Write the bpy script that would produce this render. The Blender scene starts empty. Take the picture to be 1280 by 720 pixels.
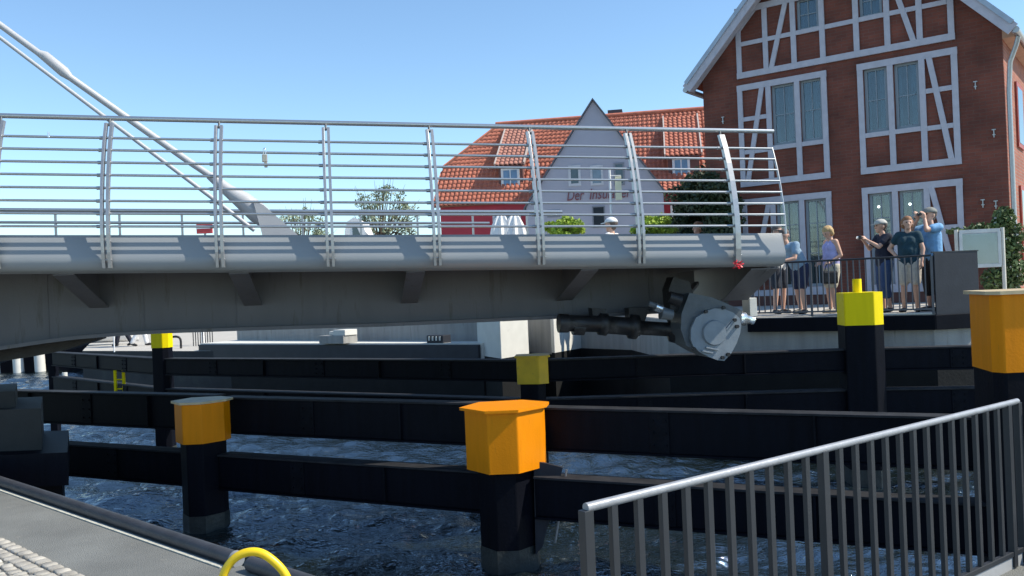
import bpy, math, random
import numpy as np
from mathutils import Vector, Matrix
S = bpy.context.scene
C = S.collection
rnd = random.Random(7)
PI = math.pi
# ---------------------------------------------------------------- camera
ROLL = math.radians(2.4)
EYE = Vector((0, 0, 1.83))
FL = 1100.0
cd = bpy.data.cameras.new('camera'); cam = bpy.data.objects.new('camera', cd); C.objects.link(cam)
cd.sensor_width = 36; cd.lens = 36 * FL / 1280; cd.clip_start = .05; cd.clip_end = 2000
rv = Vector((math.cos(ROLL), 0, -math.sin(ROLL))); uv = Vector((math.sin(ROLL), 0, math.cos(ROLL)))
M = Matrix((rv, uv, Vector((0, -1, 0)))).transposed().to_4x4(); M.translation = EYE
cam.matrix_world = M; S.camera = cam
# ---------------------------------------------------------------- world, sun, exposure
SUN_AZ = math.radians(-7); SUN_EL = math.radians(46)
sdir = Vector((math.cos(SUN_AZ) * math.cos(SUN_EL), math.sin(SUN_AZ) * math.cos(SUN_EL), math.sin(SUN_EL)))
w = bpy.data.worlds.new('World'); S.world = w; w.use_nodes = True
nt = w.node_tree; bg = nt.nodes['Background']
sk = nt.nodes.new('ShaderNodeTexSky'); sk.sky_type = 'NISHITA'; sk.sun_disc = False
sk.sun_elevation = SUN_EL; sk.sun_rotation = math.atan2(sdir.x, sdir.y); sk.altitude = 0
sk.air_density = .95; sk.dust_density = .05; sk.ozone_density = 1.3
tint = nt.nodes.new('ShaderNodeMix'); tint.data_type = 'RGBA'; tint.blend_type = 'MULTIPLY'; tint.inputs['Factor'].default_value = 1; tint.inputs['B'].default_value = (.86, .99, 1.04, 1)
nt.links.new(sk.outputs[0], tint.inputs['A']); nt.links.new(tint.outputs['Result'], bg.inputs[0]); bg.inputs[1].default_value = .15
sl = bpy.data.lights.new('sun', 'SUN'); sl.energy = 4.6; sl.angle = math.radians(.53); sl.color = (1, .93, .80)
so = bpy.data.objects.new('sun', sl); C.objects.link(so); so.rotation_euler = (-sdir).to_track_quat('-Z', 'Y').to_euler()
S.view_settings.view_transform = 'Standard'; S.view_settings.look = 'None'
S.view_settings.exposure = .45; S.view_settings.gamma = 1; S.view_settings.use_curve_mapping = False
S.render.engine = 'CYCLES'
S.cycles.max_bounces = 6
# ---------------------------------------------------------------- helpers
def at(x, y, Z):
    a = (x - 640) / FL; b = (360 - y) / FL
    return EYE + (rv * a + uv * b + Vector((0, 1, 0))) * Z
def onz(x, y, z):
    d = at(x, y, 1) - EYE
    return EYE + d * ((z - EYE.z) / d.z)
MATS = {}
def mat(name, col, rough=.6, metal=0, var=.12, scale=6, bump=0, bscale=40, spec=.5, dirt=None, coat=0, coord='Object', streak=False):
    if name in MATS: return MATS[name]
    m = bpy.data.materials.new(name); m.use_nodes = True; n = m.node_tree.nodes; l = m.node_tree.links
    p = n['Principled BSDF']; p.inputs['Roughness'].default_value = rough; p.inputs['Metallic'].default_value = metal
    p.inputs['Specular IOR Level'].default_value = spec; p.inputs['Coat Weight'].default_value = coat
    tc = n.new('ShaderNodeTexCoord'); mp = n.new('ShaderNodeMapping'); l.new(tc.outputs[coord], mp.inputs[0])
    if streak: mp.inputs['Scale'].default_value = (3, 3, .35)
    ns = n.new('ShaderNodeTexNoise'); ns.inputs['Scale'].default_value = scale; ns.inputs['Detail'].default_value = 6; l.new(mp.outputs[0], ns.inputs[0])
    mx = n.new('ShaderNodeMix'); mx.data_type = 'RGBA'
    c0 = [max(0, c * (1 - var * 2)) for c in col]; c1 = [min(1, c * (1 + var * 1.6)) for c in col]
    mx.inputs['A'].default_value = (*c0, 1); mx.inputs['B'].default_value = (*c1, 1); l.new(ns.outputs[0], mx.inputs['Factor'])
    out = mx.outputs['Result']
    if dirt:
        n2 = n.new('ShaderNodeTexNoise'); n2.inputs['Scale'].default_value = dirt[1]; n2.inputs['Detail'].default_value = 8; n2.inputs['Roughness'].default_value = .7
        l.new(mp.outputs[0], n2.inputs[0])
        rp = n.new('ShaderNodeValToRGB'); rp.color_ramp.elements[0].position = dirt[2]; rp.color_ramp.elements[1].position = min(1, dirt[2] + .12); l.new(n2.outputs[0], rp.inputs[0])
        m2 = n.new('ShaderNodeMix'); m2.data_type = 'RGBA'; l.new(rp.outputs[0], m2.inputs['Factor']); l.new(out, m2.inputs['A']); m2.inputs['B'].default_value = (*dirt[0], 1)
        out = m2.outputs['Result']
    l.new(out, p.inputs['Base Color'])
    if bump:
        nb = n.new('ShaderNodeTexNoise'); nb.inputs['Scale'].default_value = bscale; nb.inputs['Detail'].default_value = 5; l.new(tc.outputs[coord], nb.inputs[0])
        bp_ = n.new('ShaderNodeBump'); bp_.inputs['Strength'].default_value = bump; bp_.inputs['Distance'].default_value = .02; l.new(nb.outputs[0], bp_.inputs['Height']); l.new(bp_.outputs[0], p.inputs['Normal'])
    MATS[name] = m; return m
def brick_mat(name, d, c1, c2, mortar, grime=.3, scale=1.0):
    m = bpy.data.materials.new(name); m.use_nodes = True; n = m.node_tree.nodes; l = m.node_tree.links; p = n['Principled BSDF']
    p.inputs['Roughness'].default_value = .85
    g = n.new('ShaderNodeNewGeometry'); dt = n.new('ShaderNodeVectorMath'); dt.operation = 'DOT_PRODUCT'; dt.inputs[1].default_value = (*d, 0)
    l.new(g.outputs['Position'], dt.inputs[0]); sp = n.new('ShaderNodeSeparateXYZ'); l.new(g.outputs['Position'], sp.inputs[0])
    cb = n.new('ShaderNodeCombineXYZ'); l.new(dt.outputs['Value'], cb.inputs[0]); l.new(sp.outputs[2], cb.inputs[1])
    b = n.new('ShaderNodeTexBrick'); b.inputs['Scale'].default_value = 1; b.inputs['Brick Width'].default_value = .25 * scale; b.inputs['Row Height'].default_value = .077 * scale
    b.inputs['Mortar Size'].default_value = .008; b.inputs['Mortar Smooth'].default_value = .3; b.inputs['Bias'].default_value = -.1
    b.inputs['Color1'].default_value = (*c1, 1); b.inputs['Color2'].default_value = (*c2, 1); b.inputs['Mortar'].default_value = (*mortar, 1); l.new(cb.outputs[0], b.inputs[0])
    ns = n.new('ShaderNodeTexNoise'); ns.inputs['Scale'].default_value = 1.3; ns.inputs['Detail'].default_value = 8; l.new(cb.outputs[0], ns.inputs[0])
    mr = n.new('ShaderNodeMapRange'); mr.inputs[1].default_value = .3; mr.inputs[2].default_value = .7; mr.inputs[3].default_value = 1 - grime; mr.inputs[4].default_value = 1.1; l.new(ns.outputs[0], mr.inputs[0])
    mx = n.new('ShaderNodeVectorMath'); mx.operation = 'SCALE'; l.new(b.outputs[0], mx.inputs[0]); l.new(mr.outputs[0], mx.inputs['Scale']); l.new(mx.outputs[0], p.inputs['Base Color'])
    bp_ = n.new('ShaderNodeBump'); bp_.inputs['Strength'].default_value = .5; bp_.inputs['Distance'].default_value = .01; bp_.invert = True
    l.new(b.outputs['Fac'], bp_.inputs['Height']); l.new(bp_.outputs[0], p.inputs['Normal'])
    MATS[name] = m; return m

class MB:
    def __init__(s): s.v = []; s.f = []; s.sm = []
    def add(s, vs, fs, smooth=False):
        o = len(s.v); s.v += [tuple(v) for v in vs]; s.f += [tuple(i + o for i in f) for f in fs]; s.sm += [smooth] * len(fs); return s
    def box(s, a, b):
        (x0, y0, z0), (x1, y1, z1) = a, b
        return s.obox(Vector(((x0 + x1) / 2, (y0 + y1) / 2, (z0 + z1) / 2)), Vector((abs(x1 - x0) / 2, 0, 0)), Vector((0, abs(y1 - y0) / 2, 0)), Vector((0, 0, abs(z1 - z0) / 2)))
    def obox(s, c, X, Y, Z):     # centre and three half axes
        c = Vector(c); X = Vector(X); Y = Vector(Y); Z = Vector(Z)
        if X.cross(Y).dot(Z) < 0: X = -X
        v = [c + X * i + Y * j + Z * k for k in (-1, 1) for (i, j) in ((-1, -1), (1, -1), (1, 1), (-1, 1))]
        return s.add(v, [(3, 2, 1, 0), (4, 5, 6, 7), (0, 1, 5, 4), (1, 2, 6, 5), (2, 3, 7, 6), (3, 0, 4, 7)])
    def beam(s, p, q, wd, ht, up=Vector((0, 0, 1))):   # rectangular bar from p to q
        p = Vector(p); q = Vector(q); d = q - p; L = d.length; d = d / L
        sd = d.cross(up).normalized(); u2 = sd.cross(d)
        return s.obox((p + q) / 2, d * L / 2, sd * wd / 2, u2 * ht / 2)
    def tube(s, pts, r, n=10, cap=True, closed=False):
        pts = [Vector(p) for p in pts]; rs = r if isinstance(r, (list, tuple)) else [r] * len(pts)
        vs = []; prev = None
        for i, p in enumerate(pts):
            a = pts[max(0, i - 1)]; b = pts[min(len(pts) - 1, i + 1)]; d = (b - a)
            if d.length < 1e-9: d = Vector((0, 0, 1))
            d.normalize()
            if prev is None:
                h = Vector((0, 0, 1)) if abs(d.z) < .9 else Vector((1, 0, 0)); x = d.cross(h).normalized()
            else:
                x = (prev - d * prev.dot(d)).normalized()
            y = d.cross(x); prev = x
            vs += [p + (x * math.cos(2 * PI * k / n) + y * math.sin(2 * PI * k / n)) * rs[i] for k in range(n)]
        fs = [(i * n + k, i * n + (k + 1) % n, (i + 1) * n + (k + 1) % n, (i + 1) * n + k) for i in range(len(pts) - 1) for k in range(n)]
        s.add(vs, fs, True)
        if cap: s.add(vs[:n], [tuple(range(n))[::-1]]); s.add(vs[-n:], [tuple(range(n))])
        return s
    def prism(s, poly, d, smooth=False):   # 3D polygon extruded by vector d
        poly = [Vector(p) for p in poly]; d = Vector(d); n = len(poly)
        nn = Vector((0, 0, 0))
        for i in range(n): nn += poly[i].cross(poly[(i + 1) % n])
        if nn.dot(d) > 0: poly = poly[::-1]
        v = poly + [p + d for p in poly]
        s.add(v, [tuple(range(n)), tuple(range(2 * n - 1, n - 1, -1))]); 
        s.add(v, [((i + 1) % n, i, i + n, (i + 1) % n + n) for i in range(n)], smooth); return s
    def capsule(s, p0, r0, p1, r1, n=14):
        p0 = Vector(p0); p1 = Vector(p1); d = p1 - p0
        if d.length < 1e-5: p1 = p0 + Vector((0, 0, 1e-4)); d = p1 - p0
        d.normalize(); pts = []; rs = []
        for a in (85, 60, 30, 0): pts.append(p0 - d * r0 * math.sin(math.radians(a))); rs.append(r0 * math.cos(math.radians(a)))
        for a in (0, 30, 60, 85): pts.append(p1 + d * r1 * math.sin(math.radians(a))); rs.append(r1 * math.cos(math.radians(a)))
        return s.tube(pts, rs, n)
def sub(mb, off):
    mb.v = [(x - off[0], y - off[1], z - off[2]) for x, y, z in mb.v]; return mb
def obj(name, mb, m, parent=None, bevel=0, smooth_all=False, remesh=0, kind=None, label=None):
    if parent is not None:
        off = Vector((0, 0, 0)); q = parent
        while q is not None: off += q.location; q = q.parent
        sub(mb, off)
    me = bpy.data.meshes.new(name); me.from_pydata(mb.v, [], mb.f); me.materials.append(m)
    me.polygons.foreach_set('use_smooth', [bool(x) or smooth_all for x in mb.sm]); me.update()
    o = bpy.data.objects.new(name, me); C.objects.link(o)
    if parent is not None: o.parent = parent
    if bevel:
        b = o.modifiers.new('bevel', 'BEVEL'); b.width = bevel; b.segments = 2; b.limit_method = 'ANGLE'; b.angle_limit = math.radians(40)
    if remesh:
        r = o.modifiers.new('remesh', 'REMESH'); r.mode = 'VOXEL'; r.voxel_size = remesh; r.use_smooth_shade = True
        q = o.modifiers.new('smooth', 'SMOOTH'); q.iterations = 4; q.factor = .5
    if kind: o['kind'] = kind
    if label: o['label'] = label
    return o
def thing(name, label, cat, loc=(0, 0, 0), group=None):
    o = bpy.data.objects.new(name, None); C.objects.link(o); o.location = loc; o.empty_display_size = .2
    o['label'] = label; o['category'] = cat
    if group: o['group'] = group
    return o
def tag(o, label, cat, group=None):
    o['label'] = label; o['category'] = cat
    if group: o['group'] = group
    return o
def copy_tree(o, parent=None):
    c = o.copy(); C.objects.link(c); c.parent = parent
    for ch in list(o.children): copy_tree(ch, c)
    return c
# ---------------------------------------------------------------- materials
steel_black = mat('black_painted_steel', (.0035, .0045, .009), .6, 0, .3, 4, .15, 30, spec=.1, dirt=((.012, .014, .018), 9, .68), streak=True)
navy_steel = mat('dark_blue_grey_steel', (.03, .033, .042), .5, 0, .15, 5, .1, 30, spec=.3)
rail_grey = mat('anthracite_railing_paint', (.022, .025, .031), .5, 0, .1, 8)
galv = mat('galvanised_steel', (.40, .405, .41), .38, .7, .1, 20)
stainless = mat('brushed_stainless', (.50, .51, .51), .3, .85, .06, 30)
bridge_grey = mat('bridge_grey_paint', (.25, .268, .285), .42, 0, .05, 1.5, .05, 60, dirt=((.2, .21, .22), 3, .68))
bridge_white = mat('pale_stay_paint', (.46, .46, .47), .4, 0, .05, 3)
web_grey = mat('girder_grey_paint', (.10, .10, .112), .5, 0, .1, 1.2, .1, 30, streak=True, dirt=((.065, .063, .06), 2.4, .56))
machine_dark = mat('greasy_black_machine', (.02, .02, .022), .45, .2, .3, 9, .3, 30)
machine_grey = mat('blue_grey_machine_paint', (.085, .10, .115), .45, 0, .15, 12, .15, 40, dirt=((.12, .13, .13), 14, .62))
chrome = mat('bright_metal', (.75, .75, .74), .25, .9, .1, 20)
concrete = mat('weathered_concrete', (.30, .295, .28), .85, 0, .2, 2.2, .3, 50, dirt=((.17, .165, .155), 3.5, .6), streak=True)
concrete_pale = mat('pale_concrete', (.62, .61, .56), .85, 0, .08, 3, .2, 60, dirt=((.45, .44, .40), 4, .64))
concrete_dark = mat('dark_quay_wall', (.028, .03, .032), .8, 0, .3, 2, .4, 20, dirt=((.04, .045, .04), 2, .55))  # near-black tone for the lower quay sides and the bed
orange = mat('orange_cap_paint', (.74, .235, .0), .5, 0, .08, 5, .1, 50, spec=.2, streak=True, dirt=((.34, .13, .01), 9, .64))
yellow = mat('yellow_cap_paint', (.84, .66, .0), .5, 0, .05, 5, .06, 50, spec=.2, streak=True, dirt=((.5, .37, .03), 9, .66))
yellow_tube = mat('yellow_tube_paint', (.85, .58, .01), .35, 0, .05, 6, dirt=((.4, .25, .05), 25, .76))
timber_white = mat('pale_blue_timber_paint', (.47, .46, .52), .6, 0, .1, 7, .2, 40, dirt=((.36, .35, .38), 9, .66))
frame_grey = mat('grey_blue_window_paint', (.24, .29, .34), .5, 0, .06, 7)
curtain = mat('blue_green_curtain', (.065, .11, .145), .9, 0, .25, 9)
dark_in = mat('dark_interior', (.02, .03, .04), .9)
red_wall = mat('red_render', (.40, .04, .06), .8, 0, .1, 2, .1, 30)
grey_render = mat('grey_render', (.38, .39, .46), .85, 0, .06, 1.2, .1, 40)
white_paint = mat('white_paint', (.78, .78, .78), .5, 0, .04, 8)
paving = mat('pale_paving', (.46, .43, .38), .85, 0, .12, 3, .3, 20)
asph = mat('grey_quay_slab', (.185, .19, .18), .85, 0, .22, 1.6, .7, 120, dirt=((.26, .25, .22), 5, .60))
kerbsteel = mat('weathered_kerb_tube', (.055, .058, .068), .5, .1, .25, 6, .2, 60, dirt=((.1, .1, .1), 10, .64))
leaf_dark = mat('dark_leaves', (.03, .05, .018), .6, 0, .5, 3)
leaf_mid = mat('mid_green_leaves', (.10, .15, .05), .6, 0, .5, 4)
leaf_pale = mat('pale_willow_leaves', (.27, .33, .21), .6, 0, .4, 3)
leaf_lime = mat('lime_shrub_leaves', (.34, .48, .05), .55, 0, .45, 6)
bark = mat('bark', (.11, .085, .06), .9, 0, .3, 8, .5, 30)
def glass_mat(name, col, rough=.04):
    m = mat(name, col, rough, 0, .3, 2.5, spec=.9); return m
glass = glass_mat('window_glass', (.035, .06, .08)); 
def pane_mat():
    m = bpy.data.materials.new('clear_pane'); m.use_nodes = True; n = m.node_tree.nodes; l = m.node_tree.links
    gl = n.new('ShaderNodeBsdfGlossy'); gl.inputs['Roughness'].default_value = .03; tr = n.new('ShaderNodeBsdfTransparent'); tr.inputs[0].default_value = (.8, .88, .9, 1)
    mx = n.new('ShaderNodeMixShader'); lw = n.new('ShaderNodeLayerWeight'); lw.inputs[0].default_value = .2
    mr = n.new('ShaderNodeMapRange'); mr.inputs[3].default_value = .08; mr.inputs[4].default_value = .7; l.new(lw.outputs['Fresnel'], mr.inputs[0])
    l.new(mr.outputs[0], mx.inputs[0]); l.new(tr.outputs[0], mx.inputs[1]); l.new(gl.outputs[0], mx.inputs[2]); l.new(mx.outputs[0], n['Material Output'].inputs[0])
    return m
pane = pane_mat()
# ---------------------------------------------------------------- ground and water
G = MB().box((-400, -60, -3.3), (400, 1200, -3)); obj('ground', G, concrete_dark, kind='structure')
def water():
    rows = 620; Z = 3.2 * (70 / 3.2) ** (np.linspace(0, 1, rows)); cols = 560; t = np.linspace(-1.05, .95, cols)
    ZZ, T = np.meshgrid(Z, t, indexing='ij'); X = ZZ * T; Y = ZZ
    H = np.zeros_like(X); r = np.random.RandomState(4)
    for lam, amp, cnt in ((2.6, .010, 5), (1.3, .0085, 9), (.7, .0062, 14), (.4, .0038, 18), (.24, .0019, 18)):
        for i in range(cnt):
            a = r.normal(1.9, .65); L = lam * r.uniform(.75, 1.3); k = 2 * PI / L; ph = r.uniform(0, 6.28)
            f = (k * (X * math.cos(a) + Y * math.sin(a)) + ph); A = amp / math.sqrt(cnt) * 3.8
            H += A * (np.sin(f) + .25 * np.sin(2 * f + .8)) * np.clip((L / (ZZ * .012)), 0, 1)
    v = np.stack([X, Y, H - 1.3], -1).reshape(-1, 3)
    i = np.arange(rows * cols).reshape(rows, cols); q = np.stack([i[:-1, :-1], i[:-1, 1:], i[1:, 1:], i[1:, :-1]], -1).reshape(-1, 4)
    me = bpy.data.meshes.new('water'); me.vertices.add(len(v)); me.vertices.foreach_set('co', v.ravel())
    me.loops.add(q.size); me.loops.foreach_set('vertex_index', q.ravel()); me.polygons.add(len(q)); me.polygons.foreach_set('loop_start', np.arange(0, q.size, 4)); me.polygons.foreach_set('use_smooth', np.ones(len(q), bool))
    me.update(); me.validate()
    m = bpy.data.materials.new('canal_water'); m.use_nodes = True; n = m.node_tree.nodes; l = m.node_tree.links; p = n['Principled BSDF']
    p.inputs['Base Color'].default_value = (.008, .013, .014, 1); p.inputs['Specular Tint'].default_value = (.82, .93, 1, 1); p.inputs['Roughness'].default_value = .03; p.inputs['IOR'].default_value = 2.2; p.inputs['Specular IOR Level'].default_value = 1.0
    tc = n.new('ShaderNodeTexCoord'); mp = n.new('ShaderNodeMapping'); mp.inputs['Scale'].default_value = (1, 2.2, 1); mp.inputs['Rotation'].default_value = (0, 0, .25); l.new(tc.outputs['Object'], mp.inputs[0])
    ns = n.new('ShaderNodeTexNoise'); ns.inputs['Scale'].default_value = 4.5; ns.inputs['Detail'].default_value = 4; ns.inputs['Roughness'].default_value = .6; l.new(mp.outputs[0], ns.inputs[0])
    b = n.new('ShaderNodeBump'); b.inputs['Strength'].default_value = 1.0; b.inputs['Distance'].default_value = .05; l.new(ns.outputs[0], b.inputs['Height']); l.new(b.outputs[0], p.inputs['Normal'])
    me.materials.append(m); o = bpy.data.objects.new('water', me); C.objects.link(o); o['kind'] = 'structure'
    f = MB(); f.add([(-400, -60, -1.36), (400, -60, -1.36), (400, 1000, -1.36), (-400, 1000, -1.36)], [(0, 1, 2, 3)]); obj('water', f, m, kind='structure')
water()
# near quay
qd = Vector((.745, -.667, 0))
K0 = onz(0, 607, 0); K0.z = 0; K1 = onz(340, 722, 0); K1.z = 0
kd = (K1 - K0).normalized()
RB0 = Vector((.24, 3.28, 0)); RB1 = Vector((3.09, 5.44, 0))
# intersection of kerb line with railing line
def isect(p, d, q, e):
    c = d.x * e.y - d.y * e.x; t = ((q.x - p.x) * e.y - (q.y - p.y) * e.x) / c; return p + d * t
kx = isect(K0, kd, RB0, (RB1 - RB0).normalized())
e1 = (RB1 - RB0).normalized(); nrm1 = Vector((-e1.y, e1.x, 0))
far_l = K0 - kd * 22
edge = [far_l, kx + nrm1 * .12, RB1 + nrm1 * .12 + e1 * .12, Vector((14, 4.6, 0)), Vector((14, -30, 0)), Vector((-40, -30, 0)), Vector((-40, 20, 0))]
obj('quay_pavement', MB().prism([v + Vector((0, 0, -3)) for v in edge], (0, 0, 3)), asph, kind='structure', bevel=.01)
# cobbles, a strip of setts then rubble stones
c0 = onz(0, 672, 0); c1 = onz(104, 720, 0); c0.z = c1.z = 0; cdr = (c1 - c0).normalized(); cin = Vector((cdr.y, -cdr.x, 0))
if cin.y > 0: cin = -cin
def stones():
    m = MB(); r = random.Random(3)
    def stone(cx, cy, a, b, h):
        n = 8; ph = r.random(); ang = [2 * PI * (k + r.uniform(-.25, .25)) / n for k in range(n)]
        top = []; mid = []; bot = []
        for g in ang:
            ca, sa = math.cos(g), math.sin(g); e = (abs(ca) ** 4 + abs(sa) ** 4) ** -.25; j = r.uniform(.9, 1.06)
            p = cdr * (a * ca * e * j) + cin * (b * sa * e * j); c = Vector((cx, cy, 0))
            bot.append(c + p + Vector((0, 0, .001))); mid.append(c + p + Vector((0, 0, h * .55))); top.append(c + p * .8 + Vector((0, 0, h + r.uniform(-.003, .003))))
        v = bot + mid + top; f = [(i, (i + 1) % n, (i + 1) % n + n, i + n) for i in range(n)] + [(i + n, (i + 1) % n + n, (i + 1) % n + 2 * n, i + 2 * n) for i in range(n)] + [tuple(range(2 * n, 3 * n))]
        m.add(v, f, True)
    for i in range(-20, 60):
        p = c0 + cdr * (i * .118) + cin * .055; stone(p.x, p.y, .054, .052, .02)
        p = c0 + cdr * (i * .118 + .05) + cin * .165; stone(p.x, p.y, .054, .052, .018)
    for j in range(22):
        for i in range(-30, 60):
            p = c0 + cdr * (i * .095 + r.uniform(-.015, .015) + (j % 2) * .05) + cin * (.265 + j * .09 + r.uniform(-.012, .012)); stone(p.x, p.y, r.uniform(.036, .05), r.uniform(.034, .046), r.uniform(.014, .026))
    return m
cob = mat('granite_setts', (.38, .355, .31), .85, 0, .55, 7, .3, 80)
obj('cobble_pavement', stones(), cob, kind='structure')
# rounded steel kerb tube in two lengths
t = thing('quay_kerb_tube', 'long rounded dark steel kerb tube along the quay edge, left of the yellow hoop', 'kerb', K0)
kend = onz(272, 702, .06); kk = K0 + kd * ((Vector((kend.x, kend.y, 0)) - K0).dot(kd))
up = Vector((0, 0, .045))
obj('tube', MB().tube([K0 - kd * 14 + up, kk + up], .052, 20), kerbsteel, t)
obj('end_cap', MB().tube([kk + up, kk + kd * .02 + up, kk + kd * .035 + up], [.058, .058, .052], 20), mat('pale_steel_cap', (.24, .25, .26), .6, .1), t)
side = Vector((kd.y, -kd.x, 0)); side = side if side.y < 0 else -side
obj('grout_strip', MB().beam(K0 - kd * 14 + side * .085 + Vector((0, 0, .005)), kk - kd * .03 + side * .085 + Vector((0, 0, .005)), .035, .008), mat('pale_grout', (.5, .49, .42), .9, 0, .25, 14, .4, 60), t)
t2 = thing('quay_kerb_tube', 'short rounded steel kerb tube starting just right of the yellow hoop', 'kerb', kk)
obj('tube', MB().tube([kk + kd * .2 + up, kx + up - kd * .1], .052, 20), kerbsteel, t2)
# yellow ladder hoop
hp = onz(322, 720, 0); hb = kk + kd * .14
hz = [at(x, y, 5.35) for x, y in ((270, 800), (273, 760), (277, 728), (284, 709), (296, 696), (312, 690), (328, 692), (345, 704), (357, 719), (366, 742), (372, 775), (376, 830))]
def spline(p, n=6):
    out = []
    for i in range(len(p) - 1):
        a = p[max(0, i - 1)]; b = p[i]; c = p[i + 1]; d = p[min(len(p) - 1, i + 2)]
        for k in range(n):
            t_ = k / n; out.append(.5 * ((2 * b) + (c - a) * t_ + (2 * a - 5 * b + 4 * c - d) * t_ ** 2 + (-a + 3 * b - 3 * c + d) * t_ ** 3))
    return out + [p[-1]]
tag(obj('ladder_hoop', MB().tube(spline(hz), .026, 14), yellow_tube), 'bright yellow tubular ladder hoop rising over the quay edge', 'handrail')
# far quay: upper plaza and lower plaza
PZ = 1.1
R0 = Vector((4.6, 15.9, 0)); R1 = Vector((6.97, 14.6, 0)); R2 = Vector((7.75, 14.75, 0)); rdir = (R1 - R0).normalized()
plaza = [R0 - rdir * 1.9, R1, R2, Vector((16, 13.2, 0)), Vector((300, 13, 0)), Vector((300, 600, 0)), Vector((-40, 600, 0)), Vector((-2, 60, 0)), Vector((-.6, 23.5, 0)), Vector((2.6, 19.6, 0))]
def slab(poly, z0, z1): return MB().prism([Vector((v.x, v.y, z0)) for v in poly], (0, 0, z1 - z0))
obj('far_quay_pavement', slab(plaza, .34, PZ), concrete, kind='structure')
foot_dark = mat('black_wall_foot', (.010, .011, .012), .7, 0, .3, 3, .3, 20, spec=.2)  # near-black base below the paler concrete of quay, ledge and piers
obj('quay_wall_foot', slab([v + Vector((0, -.06, 0)) for v in plaza], -3.1, .338), foot_dark, kind='structure')
obj('far_quay_pavement', slab([v + Vector((0, .35, 0)) if i < 3 else v for i, v in enumerate(plaza)], PZ + .001, PZ + .012), paving, kind='structure')
low = [Vector((-.3, 20.9, 0)), Vector((-.1, 23.4, 0)), Vector((-1.9, 60, 0)), Vector((-40, 600, 0)), Vector((-300, 600, 0)), Vector((-300, 44, 0)), Vector((-20.5, 43.5, 0)), Vector((-13.5, 27.5, 0)), Vector((-9.2, 24.9, 0))]
obj('lower_quay_pavement', slab(low, -3.1, .42), concrete_dark, kind='structure')
obj('lower_quay_pavement', slab([v + Vector((0, .02, 0)) for v in low], .424, .43), paving, kind='structure')
# ---------------------------------------------------------------- concrete abutment
ab = thing('bridge_abutment', 'pale concrete bridge abutment with sunlit stepped faces under the bridge', 'abutment', (0, 20, 0))
A0 = at(250, 432, 25); B0 = at(603, 432, 19.6)
def V3(p, z): return Vector((p.x, p.y, z))
ld = (V3(B0, 0) - V3(A0, 0)).normalized(); ln = Vector((ld.y, -ld.x, 0)); ln = ln if ln.y < 0 else -ln
back = -ln
lp = [V3(A0, 0), V3(B0, 0), V3(B0, 0) + Vector((.75, .35, 0)), V3(B0, 0) + Vector((.9, 1.6, 0)), V3(A0, 0) + back * 1.6]
obj('ledge', MB().prism([q + Vector((0, 0, .14)) for q in lp], (0, 0, .49)), concrete_pale, ab, bevel=.02)
obj('ledge_foot', MB().prism([q + Vector((0, 0, -3)) for q in lp], (0, 0, 3.138)), foot_dark, ab)
obj('ledge_face', MB().obox((V3(A0, .38) + V3(B0, .38)) / 2 + ln * .05 , ld * ((B0 - A0).length / 2 - .05), ln * .045, (0, 0, .22)), navy_steel, ab, bevel=.01)
obj('back_wall', MB().prism([V3(A0, .5) + back * 1.3, V3(at(627, 430, 20.0), .5), V3(at(627, 430, 20.4), .5), V3(A0, .5) + back * 1.75], (0, 0, .88)), concrete, ab, bevel=.02)
for i, (xa, xb, Za, Zb) in enumerate(((626, 661, 18.7, 19.6), (693, 752, 19.7, 21.8))):
    p = at(xa, 430, Za); q = at(xb, 430, Zb); bk = Vector((-.55, 1.3, 0))
    obj('pier_block', MB().prism([V3(p, .34), V3(q, .34), V3(q, .34) + bk, V3(p, .34) + bk], (0, 0, 1.16)), concrete_pale, ab, bevel=.02); obj('pier_foot', MB().prism([V3(p, -3), V3(q, -3), V3(q, -3) + bk, V3(p, -3) + bk], (0, 0, 3.338)), foot_dark, ab)
p = at(655, 430, 20.9); q = at(692.5, 430, 19.75)
obj('recess_wall', MB().prism([V3(p, .3), V3(q, .3), V3(q, .3) + Vector((.1, 1.2, 0)), V3(p, .3) + Vector((.1, 1.2, 0))], (0, 0, 1.15)), concrete, ab)
obj('recess_foot', MB().prism([V3(p, -3), V3(q, -3), V3(q, -3) + Vector((.1, 1.2, 0)), V3(p, -3) + Vector((.1, 1.2, 0))], (0, 0, 3.29)), foot_dark, ab)
rb = MB()
for i in range(9):
    p = at(734 + i * 2.1, 420, 21.15 + i * .07); rb.beam(V3(p, -.2) - Vector((0, .1, 0)), V3(p, 1.4) + Vector((.10, -.1, 0)), .022, .02)
obj('drain_ribs', rb, white_paint, ab)
# small things on the ledge
t = thing('concrete_block', 'pale low concrete block with a notched top on the abutment ledge', 'block', V3(at(414, 432, 22.2), .63))
p = at(414, 430, 21.9)
obj('base', MB().obox(V3(p, .73) + back * .25, ld * .42, back * .25, (0, 0, .1)), concrete, t, bevel=.01)
obj('top_piece', MB().obox(V3(p, .90) + back * .25 + ld * .25, ld * .2, back * .22, (0, 0, .07)), concrete_pale, t, bevel=.01)
obj('stub', MB().obox(V3(p, .88) + back * .25 - ld * .12, ld * .1, back * .1, (0, 0, .05)), concrete_pale, t, bevel=.02)
t = thing('inspection_hatch', 'small dark grated hatch standing on the ledge below the middle of the bridge', 'hatch', V3(at(542, 430, 20.6), .63))
p = at(542, 430, 20.3)
obj('hatch_box', MB().obox(V3(p, .72) + back * .2, ld * .24, back * .15, (0, 0, .09)), navy_steel, t, bevel=.01)
m_ = MB()
for i in range(4): m_.obox(V3(p, .74) + back * .05 + ld * (-.16 + i * .105), ld * .02, back * .02, (0, 0, .05))
obj('grate_bar', m_, concrete_pale, t)
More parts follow.
